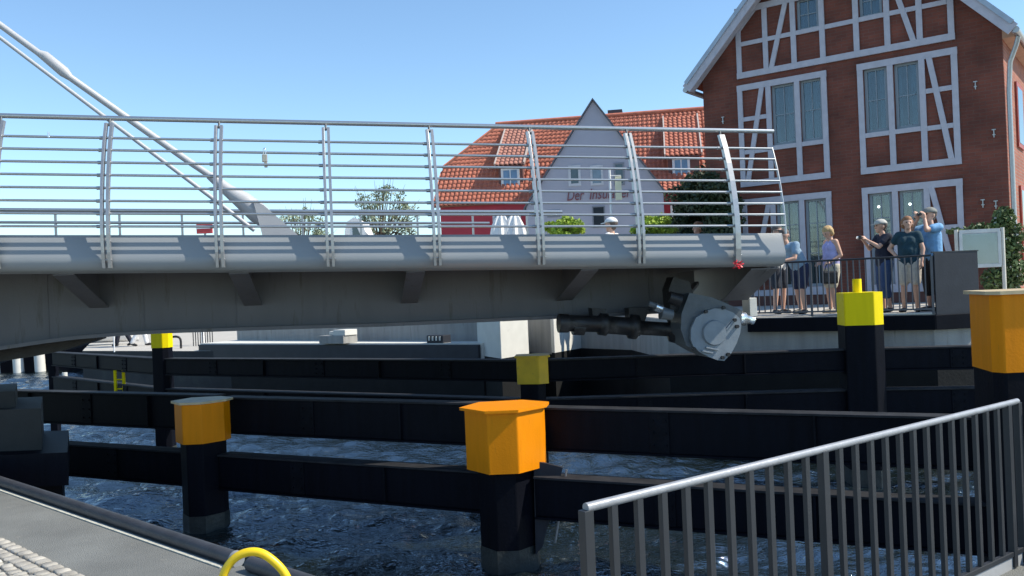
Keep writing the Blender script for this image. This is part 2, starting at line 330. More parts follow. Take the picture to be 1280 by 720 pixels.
# quay wall facing right part
wf = thing('quay_edge_beam', 'long black steel edge beam below the railing of the far quay', 'beam', V3(R0, PZ))
nf = Vector((rdir.y, -rdir.x, 0)); nf = nf if nf.y < 0 else -nf
obj('web', MB().beam(V3(R0 - rdir * .35, PZ - .13) + nf * .05, V3(R1 + rdir * .03, PZ - .13) + nf * .05, .12, .24), steel_black, wf, bevel=.008)
obj('return_web', MB().beam(V3(R1, PZ - .13) + nf * .05, V3(R2 + Vector((.1, 0, 0)), PZ - .13) + Vector((0, -.05, 0)), .12, .245), steel_black, wf, bevel=.008)
obj('white_edge_strip', MB().beam(V3(R0 + rdir * 1.2, PZ + .018) - nf * .05, V3(R1, PZ + .018) - nf * .05, .12, .03), concrete_pale, wf)
# ---------------------------------------------------------------- balustrades
def railing(name, label, P, Q, zb, h, nb, m_top, m_bar, wbar=.03, dbar=.012, posts=(), post_w=.05, round_top=.02, group=None, flat_axis=None):
    r = thing(name, label, 'railing', (P.x, P.y, zb), group)
    d = (Q - P).normalized(); L = (Q - P).length; n_ = Vector((-d.y, d.x, 0)); hl = h
    obj('handrail', MB().tube([V3(P, zb + hl), V3(Q, zb + hl)], round_top, 14), m_top, r)
    obj('bottom_rail', MB().beam(V3(P, zb + .09), V3(Q, zb + .09), .03, .03), m_bar, r, bevel=.003)
    for i in range(nb):
        p = P + d * (L * i / (nb - 1)); pw = i in posts
        wx = post_w if pw else wbar
        obj('post' if pw else 'baluster', MB().obox(V3(p, zb + hl / 2 - (0 if pw else -.035)), d * wx / 2, n_ * (dbar * (1.6 if pw else 1)), (0, 0, hl / 2 - .008 - (0 if pw else .035))), m_bar, r, bevel=.002)
    return r
hrm = mat('worn_handrail_paint', (.30, .31, .33), .42, .2, .15, 12, .1, 60, dirt=((.16, .16, .17), 16, .64))
near = railing('quay_railing', 'anthracite flat bar railing with a pale tubular handrail on the near quay', RB0, RB1, 0, 1.0, 27, hrm, rail_grey, .033, .012, (0, 11, 25, 26), .045, .018)
toe = MB().beam(V3(RB0 + e1 * .02, .05), V3(RB1 + e1 * .06, .05), .012, .1); sub(toe, e1 * 0)
obj('toe_plate', toe, mat('pale_toe_plate', (.36, .37, .38), .5), near)
RB2 = Vector((6.6, 5.25, 0))
railing('quay_railing', 'short dark return of the near railing at the right picture edge', RB1 + Vector((.12, 0, 0)), RB2, 0, 1.0, 26, galv, rail_grey, .036, .016, (0, 25), .05, .021)
railing('far_railing', 'thin grey bar railing in front of the six onlookers on the far quay', R0 - rdir * .25, R1, PZ, .98, 30, rail_grey, mat('mid_grey_bars', (.12, .12, .13), .5), .022, .009, (0, 10, 20, 29), .04, .018)
# dark sheet panel at its end
t = thing('sheet_panel', 'dark grey steel sheet panel at the right end of the far railing', 'panel', V3(R1, PZ))
obj('front_sheet', MB().obox(V3((R1 + R2) / 2, PZ + .46) + Vector((.04, -.02, 0)), (R2 - R1) / 2 + Vector((.01, 0, 0)), (0, .02, 0), (0, 0, .56)), navy_steel, t, bevel=.006)
obj('side_sheet', MB().obox(V3(R2, PZ + .43) + Vector((.35, .85, 0)), (.33, .82, 0), (.02, -.008, 0), (0, 0, .53)), navy_steel, t, bevel=.006)
obj('top_rail', MB().beam(V3(R1, PZ + 1.03) + Vector((0, -.02, 0)), V3(R2, PZ + 1.03) + Vector((.06, -.02, 0)), .05, .02), rail_grey, t)
# ---------------------------------------------------------------- fender piles and beams
def pile(label, px, Z, ztop, rad, caph, mt, plan=None, shaft_r=.29, plate=True, knob=False, cat='pile', rot=0):
    c = V3(at(px, 400, Z), 0)
    t = thing('mooring_pile', label, cat, V3(c, -1.3), 'black piles with coloured caps')
    plan = plan or [(-1, .0), (-.42, -.78), (.30, -.78), (.92, -.12), (1, .38), (.4, .92), (-.6, .82)]
    ca, sa = math.cos(rot), math.sin(rot); plan = [(x * ca - y * sa, x * sa + y * ca) for x, y in plan]
    def ring(s, z): return [Vector((c.x + x * s, c.y + y * s, z)) for x, y in plan]
    obj('shaft', MB().prism(ring(shaft_r, -3.1), (0, 0, 3.1 + ztop - caph)), steel_black, t, bevel=.015)
    obj('wet_band', MB().prism(ring(shaft_r + .004, -1.35), (0, 0, .3)), mat('algae_band', (.035, .042, .04), .5, 0, .4, 9, .4, 30), t)
    obj('cap', MB().prism(ring(rad, ztop - caph), (0, 0, caph)), mt, t, bevel=.012)
    if plate: obj('cap_plate', MB().prism(ring(rad * 1.12, ztop + .001), (0, 0, .03)), mat('cap_top_plate', (.55, .43, .25), .5, 0, .2, 8) if plate == 1 else mt, t, bevel=.006)
    if knob: obj('top_pin', MB().tube([Vector((c.x, c.y, ztop)), Vector((c.x, c.y, ztop + .2))], .065, 16), mt, t)
    return t, c
PM, cm = pile('orange capped black pile nearest the middle of the photo, brightest yellow side', 626, 9.9, .48, .455, .665, orange, shaft_r=.33, plate=2)
PLf, cl = pile('smaller orange capped pile with a pale plate, left of the others near the quay kerb', 246, 12.0, .455, .36, .53, orange, shaft_r=.30)
PR, cr = pile('tall orange capped pile cut off by the right picture edge', 1275, 7.7, 1.60, .36, .66, orange, plan=[(-1, -.5), (-.86, -.8), (.7, -.8), (1, -.5), (1, .6), (.6, 1), (-.7, 1)], shaft_r=.35)
sq = [(-.92, -.55), (-.9, -.6), (.42, -1), (1, -.72), (1, .5), (.5, .9), (-.8, .8)]
PY, cy = pile('yellow capped black pile with a short pin on top, in front of the onlookers', 1073, 13.1, 1.55, .29, .48, yellow, plan=sq, shaft_r=.29, plate=False, knob=True)
PQ, cq = pile('low yellow capped pile with an overhanging top plate, below the girder in mid picture', 662, 13.55, .76, .25, .40, mat('shaded_amber_paint', (.62, .40, .01), .5, 0, .15, 6, .1, 40, dirt=((.3, .2, .03), 7, .62)), plan=sq, shaft_r=.2, plate=2)  # amber instead of yellow: the shading of this cap put into its colour
PF, cf = pile('small distant yellow capped pile showing under the left part of the bridge', 201, 17.7, 1.27, .19, .34, yellow, plan=sq, shaft_r=.18, plate=False)
# brace on the middle pile
brm = MB(); brm.prism([cm + Vector((.30, -.1, -.1)), cm + Vector((.62, -.16, -.18)), cm + Vector((.36, -.14, -1.05)), cm + Vector((.28, -.12, -1.15))], (0, .06, 0))
obj('brace', brm, navy_steel, PM, bevel=.005)
brm = MB().tube([cm + Vector((.66, -.18, -.2)), cm + Vector((.50, -.18, -1.0))], .012, 8); obj('brace_rod', brm, galv, PM)
dusty = mat('scuffed_black_steel', (.005, .006, .010), .7, 0, .4, 7, .2, 30, spec=.12, dirt=((.016, .014, .012), 10, .62))
def fender(label, P, Q, zt, zb, th, group):
    P = V3(P, 0); Q = V3(Q, 0); t = thing('fender_beam', label, 'fender beam', V3(P, zb), group)
    obj('beam_web', MB().beam(V3(P, (zt + zb) / 2), V3(Q, (zt + zb) / 2), th * .75, zt - zb - .05), steel_black, t, bevel=.01)
    obj('top_flange', MB().beam(V3(P, zt - .0125), V3(Q, zt - .0125), th, .025), mat('sunlit_flange_steel', (.03, .031, .035), .7, 0, .4, 5, .1, 30, spec=.15), t, bevel=.004)  # top flange greyer than the web: its sunlit edge put into the colour
    d = (Q - P).normalized(); L = (Q - P).length; n_ = Vector((-d.y, d.x, 0)); n_ = n_ if n_.y < 0 else -n_
    k = max(2, int(L / 1.3)); zc = (zt + zb) / 2; hz_ = (zt - zb) / 2 - .03
    for i in range(1, k):
        c = V3(P + d * (L * i / k), zc) + n_ * (th * .375)
        obj('splice_plate' if i % 2 else 'stiffener', MB().obox(c + n_ * .007, d * (.11 if i % 2 else .012), n_ * (.006 if i % 2 else .03), (0, 0, hz_)), dusty, t, bevel=.002)
        if i % 2:
            m = MB()
            for a in (-.07, .07):
                for b in (-.6, 0, .6): m.tube([c + d * a + Vector((0, 0, hz_ * b)) + n_ * .012, c + d * a + Vector((0, 0, hz_ * b)) + n_ * .028], .014, 6)
            obj('bolts', m, dusty, t)
    obj('bottom_flange', MB().beam(V3(P, zb + .0125), V3(Q, zb + .0125), th, .025), steel_black, t, bevel=.004)
    return t
bd = (cm - cl).normalized(); bn = Vector((-bd.y, bd.x, 0))
Lp = cl - bd * 3.4
for P, Q, zt, zb, lb in (
    (Lp, cl - bd * .27, .54, .03, 'upper black fender beam left of the left orange pile'),
    (cl + bd * .27, cm - bd * .32, .52, .01, 'upper black fender beam between the two orange piles'),
    (cm + bd * .32, cr - bd * .30, .49, -.01, 'upper black fender beam with a bright top edge, right of the middle orange pile'),
    (Lp, cl - bd * .27, -.24, -.72, 'lower black fender beam between the grey pier and the left orange pile'),
    (cl + bd * .27, cm - bd * .32, -.25, -.73, 'lower black fender beam joining the left and middle orange piles above the water'),
    (cm + bd * .32, cr - bd * .30, -.27, -.74, 'lower black fender beam seen through the near railing bars')):
    if zt > 0: fender(lb, P - bd * (3.6 if P is Lp else .3) + bn * .54, Q + bd * .1 + bn * .54, zt - .055, zb - .06, .22, 'near fender beams')
    else: fender(lb, P + bn * .12, Q + bn * .12, zt, zb, .26, 'near fender beams')
# far guide fender A
a0 = V3(at(66, 440, 22.0), 0); a3 = cy + Vector((2.6, -.55, 0)); 
segs = [(a0, cf, 'far left pair of fender beams'), (cf, cq, ''), (cq, cy, ''), (cy, a3, '')]
nm = ['between its end post and the small distant yellow pile', 'running below the girder to the low yellow pile', 'between the low yellow pile and the pinned yellow pile', 'right of the pinned yellow pile, ending behind the tall orange pile']
for i, (P, Q, _) in enumerate(segs):
    d = (Q - P).normalized(); P2 = P + d * .2; Q2 = Q - d * .2
    fender('upper far fender beam ' + nm[i], P2, Q2, .72, .38, .24, 'far fender beams')
    fender('lower far fender beam ' + nm[i], P2, Q2, .12, -.28, .24, 'far fender beams')
t = thing('fender_post', 'slim black end post of the far fender at the left', 'post', V3(a0, -1.3))
obj('post_body', MB().box((a0.x - .09, a0.y - .09, -3), (a0.x + .09, a0.y + .09, .72)), steel_black, t, bevel=.01)
obj('post_cap', MB().box((a0.x - .11, a0.y - .11, .721), (a0.x + .11, a0.y + .11, .75)), steel_black, t, bevel=.005)
# yellow gauge marks behind
t = thing('mooring_ladder', 'small dull yellow ladder between the far left fender beams', 'ladder', V3(at(149, 470, 18.6), -.9))
p = at(149, 465, 18.9)
for s in (-.09, .09): obj('stile', MB().beam(V3(p, -.1) + Vector((s, 0, 0)), V3(p, .42) + Vector((s, 0, 0)), .05, .05, Vector((0, 1, 0))), yellow, t)
for k in range(2): obj('rung', MB().beam(V3(p, .02 + k * .2) + Vector((-.09, 0, 0)), V3(p, .02 + k * .2) + Vector((.09, 0, 0)), .025, .025, Vector((0, 1, 0))), yellow, t)
# dark pier at the left end of near fender
t = thing('fender_pier', 'stepped grey and black pier block beside the quay at the left edge', 'pier', (-6, 10.6, -1.3))
p = at(47, 540, 10.6); q = at(76, 580, 10.35); r_ = at(16, 508, 10.9)
def slant(px, z0, z1, Za, Zb, w_):
    a = (px - 3 - 640) / FL; b = (px - 640) / FL
    return MB().prism([Vector((a * Za, Za, z0)), Vector((b * Zb, Zb, z0)), Vector((b * Zb - w_, Zb, z0)), Vector((a * Za - w_, Za, z0))], (0, 0, z1 - z0))
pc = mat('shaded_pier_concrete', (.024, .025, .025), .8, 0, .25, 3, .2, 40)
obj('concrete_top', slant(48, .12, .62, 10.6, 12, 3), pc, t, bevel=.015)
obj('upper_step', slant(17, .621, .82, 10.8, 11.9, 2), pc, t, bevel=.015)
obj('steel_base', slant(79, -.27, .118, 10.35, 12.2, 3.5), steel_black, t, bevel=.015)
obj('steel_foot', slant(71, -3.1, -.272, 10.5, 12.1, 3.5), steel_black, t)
# dark far quay wall + pale piers at the left under the bridge
t = thing('timber_jetty', 'dark low jetty wall with pale leaning piles at the far left waterline', 'jetty', (-24, 43, -1.3))
obj('wall', MB().box((-60, 43.2, -3), (-20.6, 43.9, .5)), steel_black, t)
for px, wd in ((22, 13), (49, 13), (-8, 13), (-40, 13)):
    p = at(px, 452, 42.6); h_ = wd / FL * 42.6 / 2
    obj('pale_pile', MB().tube([Vector((p.x + .1, 42.6, -3)), Vector((p.x, 42.6, -.1)), Vector((p.x - .08, 42.6, .3 if px < 30 else .7))], [h_, h_ * .95, h_ * .75], 10), concrete_pale, t)
p = at(81, 470, 24.5)
tag(obj('white_pile', MB().tube([V3(p, -3), V3(p, .0)], [.09, .07], 10), concrete_pale), 'small white pile seen between the two far left fender beams', 'pile')
# ---------------------------------------------------------------- the bridge
TH = math.radians(10.5); bdir = Vector((math.cos(TH), math.sin(TH), 0)); bout = Vector((math.sin(TH), -math.cos(TH), 0)); BB = Vector((0, 10.5, 0))
def zd(s): return 2.47 - .0268 * s + .0004 * s * s
def B(s, o, z): return BB + bdir * s + bout * o + Vector((0, 0, z))
def bp(x, y, o):
    d = at(x, y, 1) - EYE; q = BB + bout * o
    k = (q - EYE).dot(bout) / d.dot(bout); p = EYE + d * k
    return (p - BB).dot(bdir), p.z
br = thing('swing_bridge', 'grey steel swing bridge ending in mid air with a curved stainless railing', 'bridge', B(0, 0, 0))
S0 = -17.0; S1 = bp(977, 310, 0)[0]
NS = 40; ss = [S0 + (S1 - S0) * i / NS for i in range(NS + 1)]
def sweep(profile, ss, smooth=True, zf=zd, caps=True):
    m = MB(); n = len(profile); vs = [B(s, o, zf(s) + z) for s in ss for o, z in profile]
    m.add(vs, [(i * n + k, i * n + (k + 1) % n, (i + 1) * n + (k + 1) % n, (i + 1) * n + k)[::-1] for i in range(len(ss) - 1) for k in range(n)], smooth)
    if caps: m.add(vs[:n], [tuple(range(n))]); m.add(vs[-n:], [tuple(range(n))[::-1]])
    return m
def rounded(o0, z0, r, a0, a1, n=8): return [(o0 + r * math.cos(math.radians(a0 + (a1 - a0) * i / n)), z0 + r * math.sin(math.radians(a0 + (a1 - a0) * i / n))) for i in range(n + 1)]
prof = [(-.12, -.42), (-.12, -.02), (-.10, 0), (-.005, 0), (0, -.008)] + [(.03, -.10), (.075, -.24)] + rounded(-.045, -.28, .125, 12, -90, 9)
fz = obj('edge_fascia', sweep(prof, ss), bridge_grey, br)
es = fz.modifiers.new('edges', 'EDGE_SPLIT'); es.split_angle = math.radians(40)
obj('fascia_end_plate', MB().prism([B(S1 + .001, o, zd(S1) + z) for o, z in prof], bdir * .012), bridge_grey, br)
W = 3.7
obj('deck_plate', sweep([(-W, -.22), (-W, -.02), (-.121, -.02), (-.121, -.22)], ss, False), mat('deck_underside_steel', (.06, .062, .066), .6, 0, .1, 3), br)
obj('far_edge_fascia', sweep([(-W - .1, -.4), (-W - .15, 0), (-W - .002, 0), (-W - .002, -.4)], ss, False), bridge_grey, br)
# seams on the fascia
for s in (-4.75, -.85, 1.95): pass
# main girder webs with arched bottom flange
OW = -1.5
bt = [bp(x, y, OW) for x, y in ((-260, 478), (-150, 458), (-60, 443.5), (0, 433), (60, 424), (100, 419), (150, 415), (200, 412), (320, 408), (480, 403.5), (640, 396.5), (740, 392), (800, 389), (835, 386), (850, 375), (868, 352))]
bt = [(-17.0, .55), (-12.0, .62)] + bt
def web(name, o, dz, m):
    me = MB(); vs = []; k = len(bt)
    for s, z in bt: vs += [B(s, o, z + dz), B(s, o, zd(s) - .2)]
    for s, z in bt: vs += [B(s, o - .02, z + dz), B(s, o - .02, zd(s) - .2)]
    me.add(vs, [(2 * i, 2 * i + 2, 2 * i + 3, 2 * i + 1) for i in range(k - 1)] + [(2 * i + 2 * k, 2 * i + 1 + 2 * k, 2 * i + 3 + 2 * k, 2 * i + 2 + 2 * k) for i in range(k - 1)])
    return obj(name, me, m, br)
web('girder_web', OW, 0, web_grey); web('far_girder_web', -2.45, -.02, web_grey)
sm_ = MB()
for i in range(1, len(bt) - 3):
    pass
for s in [-5.6 + 1.12 * i for i in range(8)]:
    zb0 = np.interp(s, [q[0] for q in bt], [q[1] for q in bt]); sm_.obox(B(s, OW + .004, (zb0 + zd(s) - .24) / 2), bdir * .006, bout * .003, (0, 0, (zd(s) - .24 - zb0) / 2 - .01))
    obj('weld_seam', sm_, web_grey, br); sm_ = MB()
def flange(o, dz):
    m = MB(); vs = []; n = 4
    for s, z in bt: vs += [B(s, o + .16, z + dz), B(s, o - .16, z + dz), B(s, o - .16, z + dz - .045), B(s, o + .16, z + dz - .045)]
    m.add(vs, [(i * n + k, i * n + (k + 1) % n, (i + 1) * n + (k + 1) % n, (i + 1) * n + k) for i in range(len(bt) - 1) for k in range(n)])
    return m
obj('bottom_flange', flange(OW, 0), web_grey, br); obj('far_bottom_flange', flange(-2.45, -.02), web_grey, br)
m = MB(); vs = []
for s, z in bt[:15]: vs += [B(s, OW - .17, z - .02), B(s, -2.28, z - .04)]
m.add(vs, [(2 * i, 2 * i + 1, 2 * i + 3, 2 * i + 2) for i in range(14)]); obj('bottom_plate', m, machine_dark, br)
# deeper pivot drum girder behind at far left
m = MB(); pv = [bp(x, y, -1.9) for x, y in ((-260, 500), (-60, 470), (0, 452), (45, 445), (80, 438), (120, 425), (120, 400), (-260, 400))]
obj('pivot_girder', MB().prism([B(s, -1.9, z) for s, z in pv], bout * -.5), machine_dark, br)
c_ = B(-13.5, -2, 0); t = thing('pivot_pier', 'round concrete pivot pier carrying the bridge, beyond the left picture edge', 'pier', V3(c_, -1.3))
obj('drum', MB().tube([V3(c_, -3), V3(c_, .25)], 2.2, 40), concrete, t); obj('turning_ring', MB().tube([V3(c_, .251), V3(c_, .56)], 1.7, 40), machine_dark, t)
# cantilever brackets (tapered: deep at the web, shallow at the edge)
for s in (bp(78, 338, -.1)[0], bp(298, 338, -.1)[0], bp(520, 338, -.1)[0], bp(738, 338, -.1)[0]):
    z = zd(s); m = MB()
    m.prism([B(s - .01, -.15, z - .36), B(s - .01, -.15, z - .42), B(s - .01, OW, z - .80), B(s - .01, OW, z - .22), B(s - .01, -.15, z - .22)], bdir * .02)
    k = obj('cantilever_bracket', m, web_grey, br)
    m = MB(); m.prism([B(s - .11, -.13, z - .421), B(s - .11, -.13, z - .436), B(s - .11, OW + .002, z - .816), B(s - .11, OW + .002, z - .801)], bdir * .22); obj('bracket_flange', m, web_grey, k)
# end cross beam
s = S1 - .12; z = zd(s)
k = obj('end_cross_beam', MB().prism([B(s - .03, -.10, z - .40), B(s - .03, -.15, z - .47), B(s - .03, -1.05, z - .84), B(s - .03, -3.5, z - .84), B(s - .03, -3.5, z - .22), B(s - .03, -.14, z - .22)], bdir * .05), web_grey, br)
obj('end_flange', MB().prism([B(s - .25, -.12, z - .435), B(s - .25, -.12, z - .45), B(s - .25, -1.05, z - .855), B(s - .25, -1.05, z - .842)], bdir * .38), web_grey, k)
sb, zb_ = bp(943, 384, -1.1)
obj('lit_end_plate', MB().box((0, 0, 0), (0, 0, 0)) if False else MB().obox(B(sb, -1.25, zb_), bdir * .055, bout * .12, (0, 0, .13)), concrete_pale, br, bevel=.006)  # sunlit plate at the bridge end, brightness put into a pale colour
a = bp(770, 352, -1.2); b = bp(955, 338, -.3)
obj('diagonal_strut', MB().beam(B(a[0] + .8, -1.3, z - .42), B(S1 - .2, -.3, z - .33), .12, .05), web_grey, br)
# stainless railing: curved double flat posts, eight bars, oval handrail
pp = [(.125, -.37), (.150, -.2), (.158, 0), (.145, .2), (.11, .42), (.055, .65), (-.02, .88), (-.10, 1.08), (-.20, 1.27)]
def prof_o(h):
    for (o0, h0), (o1, h1) in zip(pp, pp[1:]):
        if h0 <= h <= h1: return o0 + (o1 - o0) * (h - h0) / (h1 - h0)
    return pp[-1][0]
posts_px = [-560, -420, -280, -140, -6, 134.5, 275.5, 413, 546, 675, 800, 920]
post_s = [bp(x, 316, .1)[0] for x in posts_px]
for s, x in zip(post_s, posts_px):
    z = zd(s)
    k = None
    for sd in (-.030, .030) if x < 900 else (0,):
        m = MB(); n = len(pp); w2 = .0155 if x < 900 else .035; dd = .034
        vs = []
        for (o, h) in pp:
            vs += [B(s + sd - w2, o + dd, z + h), B(s + sd + w2, o + dd, z + h), B(s + sd + w2, o - dd, z + h), B(s + sd - w2, o - dd, z + h)]
        m.add(vs, [(i * 4 + q, i * 4 + (q + 1) % 4, (i + 1) * 4 + (q + 1) % 4, (i + 1) * 4 + q) for i in range(n - 1) for q in range(4)] + [(3, 2, 1, 0), tuple(range(4 * n - 4, 4 * n))])
        k2 = obj('railing_post', m, galv, br, bevel=.002) if k is None else obj('post_plate', m, galv, k)
        k = k or k2
    for h in (-.28, -.08):
        obj('bolt', MB().tube([B(s - .055, .14, z + h), B(s + .055, .14, z + h)], .011, 8), galv, k)
    obj('post_neck', MB().tube([B(s, -.20, z + 1.24), B(s, -.235, z + 1.33)], .013, 8), machine_grey, k)
hh = [.085, .225, .365, .51, .655, .80, .945, 1.09]
SR = bp(978, 230, 0)[0]
def run(f, s0, s1, n=36): return [f(s0 + (s1 - s0) * i / n) for i in range(n + 1)]
for i, h in enumerate(hh):
    o = prof_o(h) - .015
    k = obj('railing_bar', MB().tube(run(lambda s: B(s, o, zd(s) + h), S0, S1 - .02 - .012 * i * 0 + .01), .0145, 10), stainless, br)
    m = MB()
    for s in post_s: m.tube([B(s - .09, o, zd(s) + h), B(s - .045, o, zd(s) + h)], .020, 10); 
    obj('bar_collar', m, galv, k)
obj('handrail', MB().tube(run(lambda s: B(s, -.245, zd(s) + 1.335), S0, S1 + .08), .028, 14), stainless, br)
obj('railing_end_rod', MB().tube([B(S1 - .01, prof_o(h) - .015, zd(S1) + h) for h in (-.02, .2, .4, .6, .8, .95, 1.1)], .014, 8), galv, br)
# low double guard rail along the far deck edge
SG = bp(700, 270, -W)[0]
k = obj('far_guard_rail', MB().tube(run(lambda s: B(s, -W + .15, zd(s) + .60), S0, SG), .03, 10), stainless, br)
obj('far_guard_bar', MB().tube(run(lambda s: B(s, -W + .15, zd(s) + .42), S0, SG - 1.2), .022, 10), stainless, k)
for i in range(24):
    s = S0 + .35 + i * .88
    if s < SG - .2: obj('guard_stanchion', MB().beam(B(s, -W + .15, zd(s) - .02), B(s, -W + .15, zd(s) + .59), .03, .03, bdir), galv, k)
# stay tubes and their anchor on the far side
OA = -2.4
def bq(x, y, o=OA): s, z = bp(x, y, o); return B(s, o, z)
def ext(p, q, s_end):
    k = (s_end - (q - BB).dot(bdir)) / ((p - q).dot(bdir)); return q + (p - q) * k
mt = ext(bq(-260, -145), bq(0, 31), -13.0); mt2 = ext(bq(-260, -118, OA + .3), bq(0, 47, OA + .3), -13.0)
obj('pylon', MB().tube([B(-13.0, -2.3, 1.5), V3(B(-13.0, -2.3, 0), mt.z + .6)], [.28, .2], 20), bridge_white, br)
obj('stay_tube', MB().tube([mt, bq(0, 31), bq(48, 66), bq(56, 70), bq(80, 90), bq(88, 97), bq(235, 201), bq(262, 219)], [.042, .042, .044, .068, .074, .046, .046, .046], 18), bridge_white, br)
obj('stay_fork', MB().tube([bq(262, 219), bq(285, 238), bq(304, 251), bq(322, 266), bq(338, 279)], [.06, .088, .13, .15, .12], 18), bridge_white, br)
obj('stay_tube', MB().tube([mt2, bq(0, 47, OA + .3), bq(140, 153, OA + .3), bq(262, 245, OA + .3), bq(318, 288, OA + .3)], [.024, .025, .027, .029, .029], 14), bridge_white, br)
an = [bq(306, 246), bq(318, 244), bq(331, 256), bq(374, 296), bq(335, 296), bq(318, 276)]
obj('stay_anchor_plate', MB().prism([p + bout * .2 for p in [bq(318, 252), bq(331, 258), bq(376, 297), bq(330, 297)]], bout * -.4), bridge_white, br, bevel=.01)
# drive machine hanging under the bridge end
mo = -.55
dv = obj('drive_housing', MB().prism([B(*[(v := bp(x, y, mo))[0], mo, v[1]]) for x, y in ((862, 366), (891, 372), (928, 388), (926, 412), (918, 434), (905, 449), (888, 447), (872, 440), (858, 432), (851, 412), (852, 392), (858, 376))], bout * -.38), machine_grey, br, bevel=.02)
cov = ((884, 388.5), (893, 385.5), (905, 386), (917, 391), (924.5, 397.5), (926.5, 407), (925.4, 416), (921, 429), (914.5, 441), (905.5, 451), (898, 450.5), (886, 446), (874.8, 440), (867, 433), (863.5, 424), (864, 411), (870, 397))
fo = mo + .06
obj('cover_plate', MB().prism([B(*[(v := bp(x, y, fo))[0], fo, v[1]]) for x, y in cov], bout * -.05), mat('cover_blue_grey', (.20, .235, .27), .42, 0, .12, 9, .1, 40, dirt=((.18, .19, .19), 12, .66)), dv, bevel=.008)
fo2 = fo + .012; cc = bp(893, 416, fo2)
obj('cover_boss', MB().tube([B(cc[0], fo2 - .01, cc[1]), B(cc[0], fo2 + .022, cc[1])], [.17, .155], 28), MATS['cover_blue_grey'], dv)
for x, y, l in ((913, 405, .1), (890, 436, .09), (884, 440, .08)):
    v = bp(x, y, fo2); sg = (1, 1.1) if x > 900 else (1, -.25)
    d = (bdir * sg[0] + Vector((0, 0, sg[1]))).normalized()
    obj('cast_rib', MB().beam(B(v[0], fo2 + .004, v[1]) - d * l, B(v[0], fo2 + .004, v[1]) + d * l, .02, .022, bout), MATS['cover_blue_grey'], dv, bevel=.004)
for x, y in ((904, 384.5), (918, 400), (882, 389.5), (903, 447), (910, 443), (867, 436), (921, 408)):
    v = bp(x, y, fo2); obj('cover_bolt', MB().tube([B(v[0], fo2 - .01, v[1]), B(v[0], fo2 + .03, v[1])], .026, 6), machine_dark, dv)
a = bp(925, 398, mo - .1); obj('shaft_stub', MB().tube([B(a[0] - .05, mo - .1, a[1]), B(a[0] + .07, mo - .1, a[1] - .01), B(a[0] + .071, mo - .1, a[1] - .01), B(a[0] + .19, mo - .1, a[1] - .04)], [.09, .09, .06, .055], 18), chrome, dv)
a = bp(845, 362, -.75); b = bp(868, 385, -.75)
obj('mount_arm', MB().prism([B(*[(v := bp(x, y, -.7))[0], -.7, v[1]]) for x, y in ((842, 346), (862, 352), (866, 366), (858, 392), (838, 388), (836, 362))], bout * -.25), machine_dark, dv, bevel=.01)
for (x0, y0, x1, y1, r0, r1, mt_, nmz) in ((811, 379, 827, 385, .035, .035, machine_grey, 'valve_rod'), (819, 383.5, 828, 387, .055, .055, chrome, 'valve_collar'), (826, 391, 840, 394, .085, .07, machine_grey, 'valve_body'), (836, 371, 850, 376, .075, .09, machine_dark, 'valve_body'), (842, 375.5, 848, 377.5, .04, .04, chrome, 'valve_cap')):
    a = bp(x0, y0, -.5); b = bp(x1, y1, -.5); obj(nmz, MB().tube([B(a[0], -.5, a[1]), B(b[0], -.5, b[1])], [r0, r1], 14), mt_, dv)
def ax(x, y): v = bp(x, y, -1.0); return B(v[0], -1.0, v[1])
seg = ((698, 404), (710, 404), (711, 404), (748, 405), (749, 405), (758, 406), (759, 406), (786, 408), (787, 408), (796, 409), (797, 409.5), (838, 412), (839, 412), (862, 414))
rr = (.125, .125, .11, .11, .145, .15, .12, .12, .165, .165, .095, .095, .17, .20)
obj('drive_shaft', MB().tube([ax(*p) for p in seg], [r for r in rr], 20), machine_dark, dv)
obj('shaft_lug', MB().tube([ax(716, 409), ax(730, 410)], .10, 16), machine_dark, dv)
obj('shaft_bracket', MB().prism([ax(740, 385), ax(758, 386), ax(756, 416), ax(744, 414)], bout * -.2), machine_dark, dv, bevel=.01)
obj('shaft_bracket', MB().prism([ax(786, 385), ax(812, 384), ax(800, 420), ax(788, 420)], bout * -.2), machine_dark, dv, bevel=.01)
pz = MB()
for x, y in ((868, 420), (858, 400)): pz.tube(spline([ax(846, 380), ax(835, 398), ax(x - 12, y + 12), ax(x, y + 4)]), .018, 8)
obj('hydraulic_hose', pz, machine_dark, dv)
# padlock, ribbon on the railing
s_, z_ = bp(331, 194, -.05)
t = thing('padlock', 'small padlock hanging on a railing bar in the third bay of the bridge', 'padlock', B(s_, .0, z_))
obj('shackle', MB().tube([B(s_ - .012, -.02, z_ - .03), B(s_ - .012, -.02, z_ + .06), B(s_, -.02, z_ + .08), B(s_ + .012, -.02, z_ + .06), B(s_ + .012, -.02, z_ - .03)], .005, 6), chrome, t)
obj('lock_body', MB().obox(B(s_, -.02, z_ - .04), bdir * .03, bout * .012, (0, 0, .045)), mat('dull_brass', (.45, .40, .33), .4, .5), t, bevel=.008)
obj('lock_base', MB().obox(B(s_ + .01, -.02, z_ - .115), bdir * .018, bout * .01, (0, 0, .03)), mat('dull_brass', (.4, .35, .3)), t, bevel=.005)
s_, z_ = bp(60, 168, -.05)
tag(obj('padlock', MB().tube([B(s_, -.07, z_ - .03), B(s_, -.07, z_ + .03)], .012, 8), chrome), 'tiny lock on the top railing bar near the left edge', 'padlock')
s_, z_ = bp(921, 331, .15); m = MB(); r = random.Random(5)
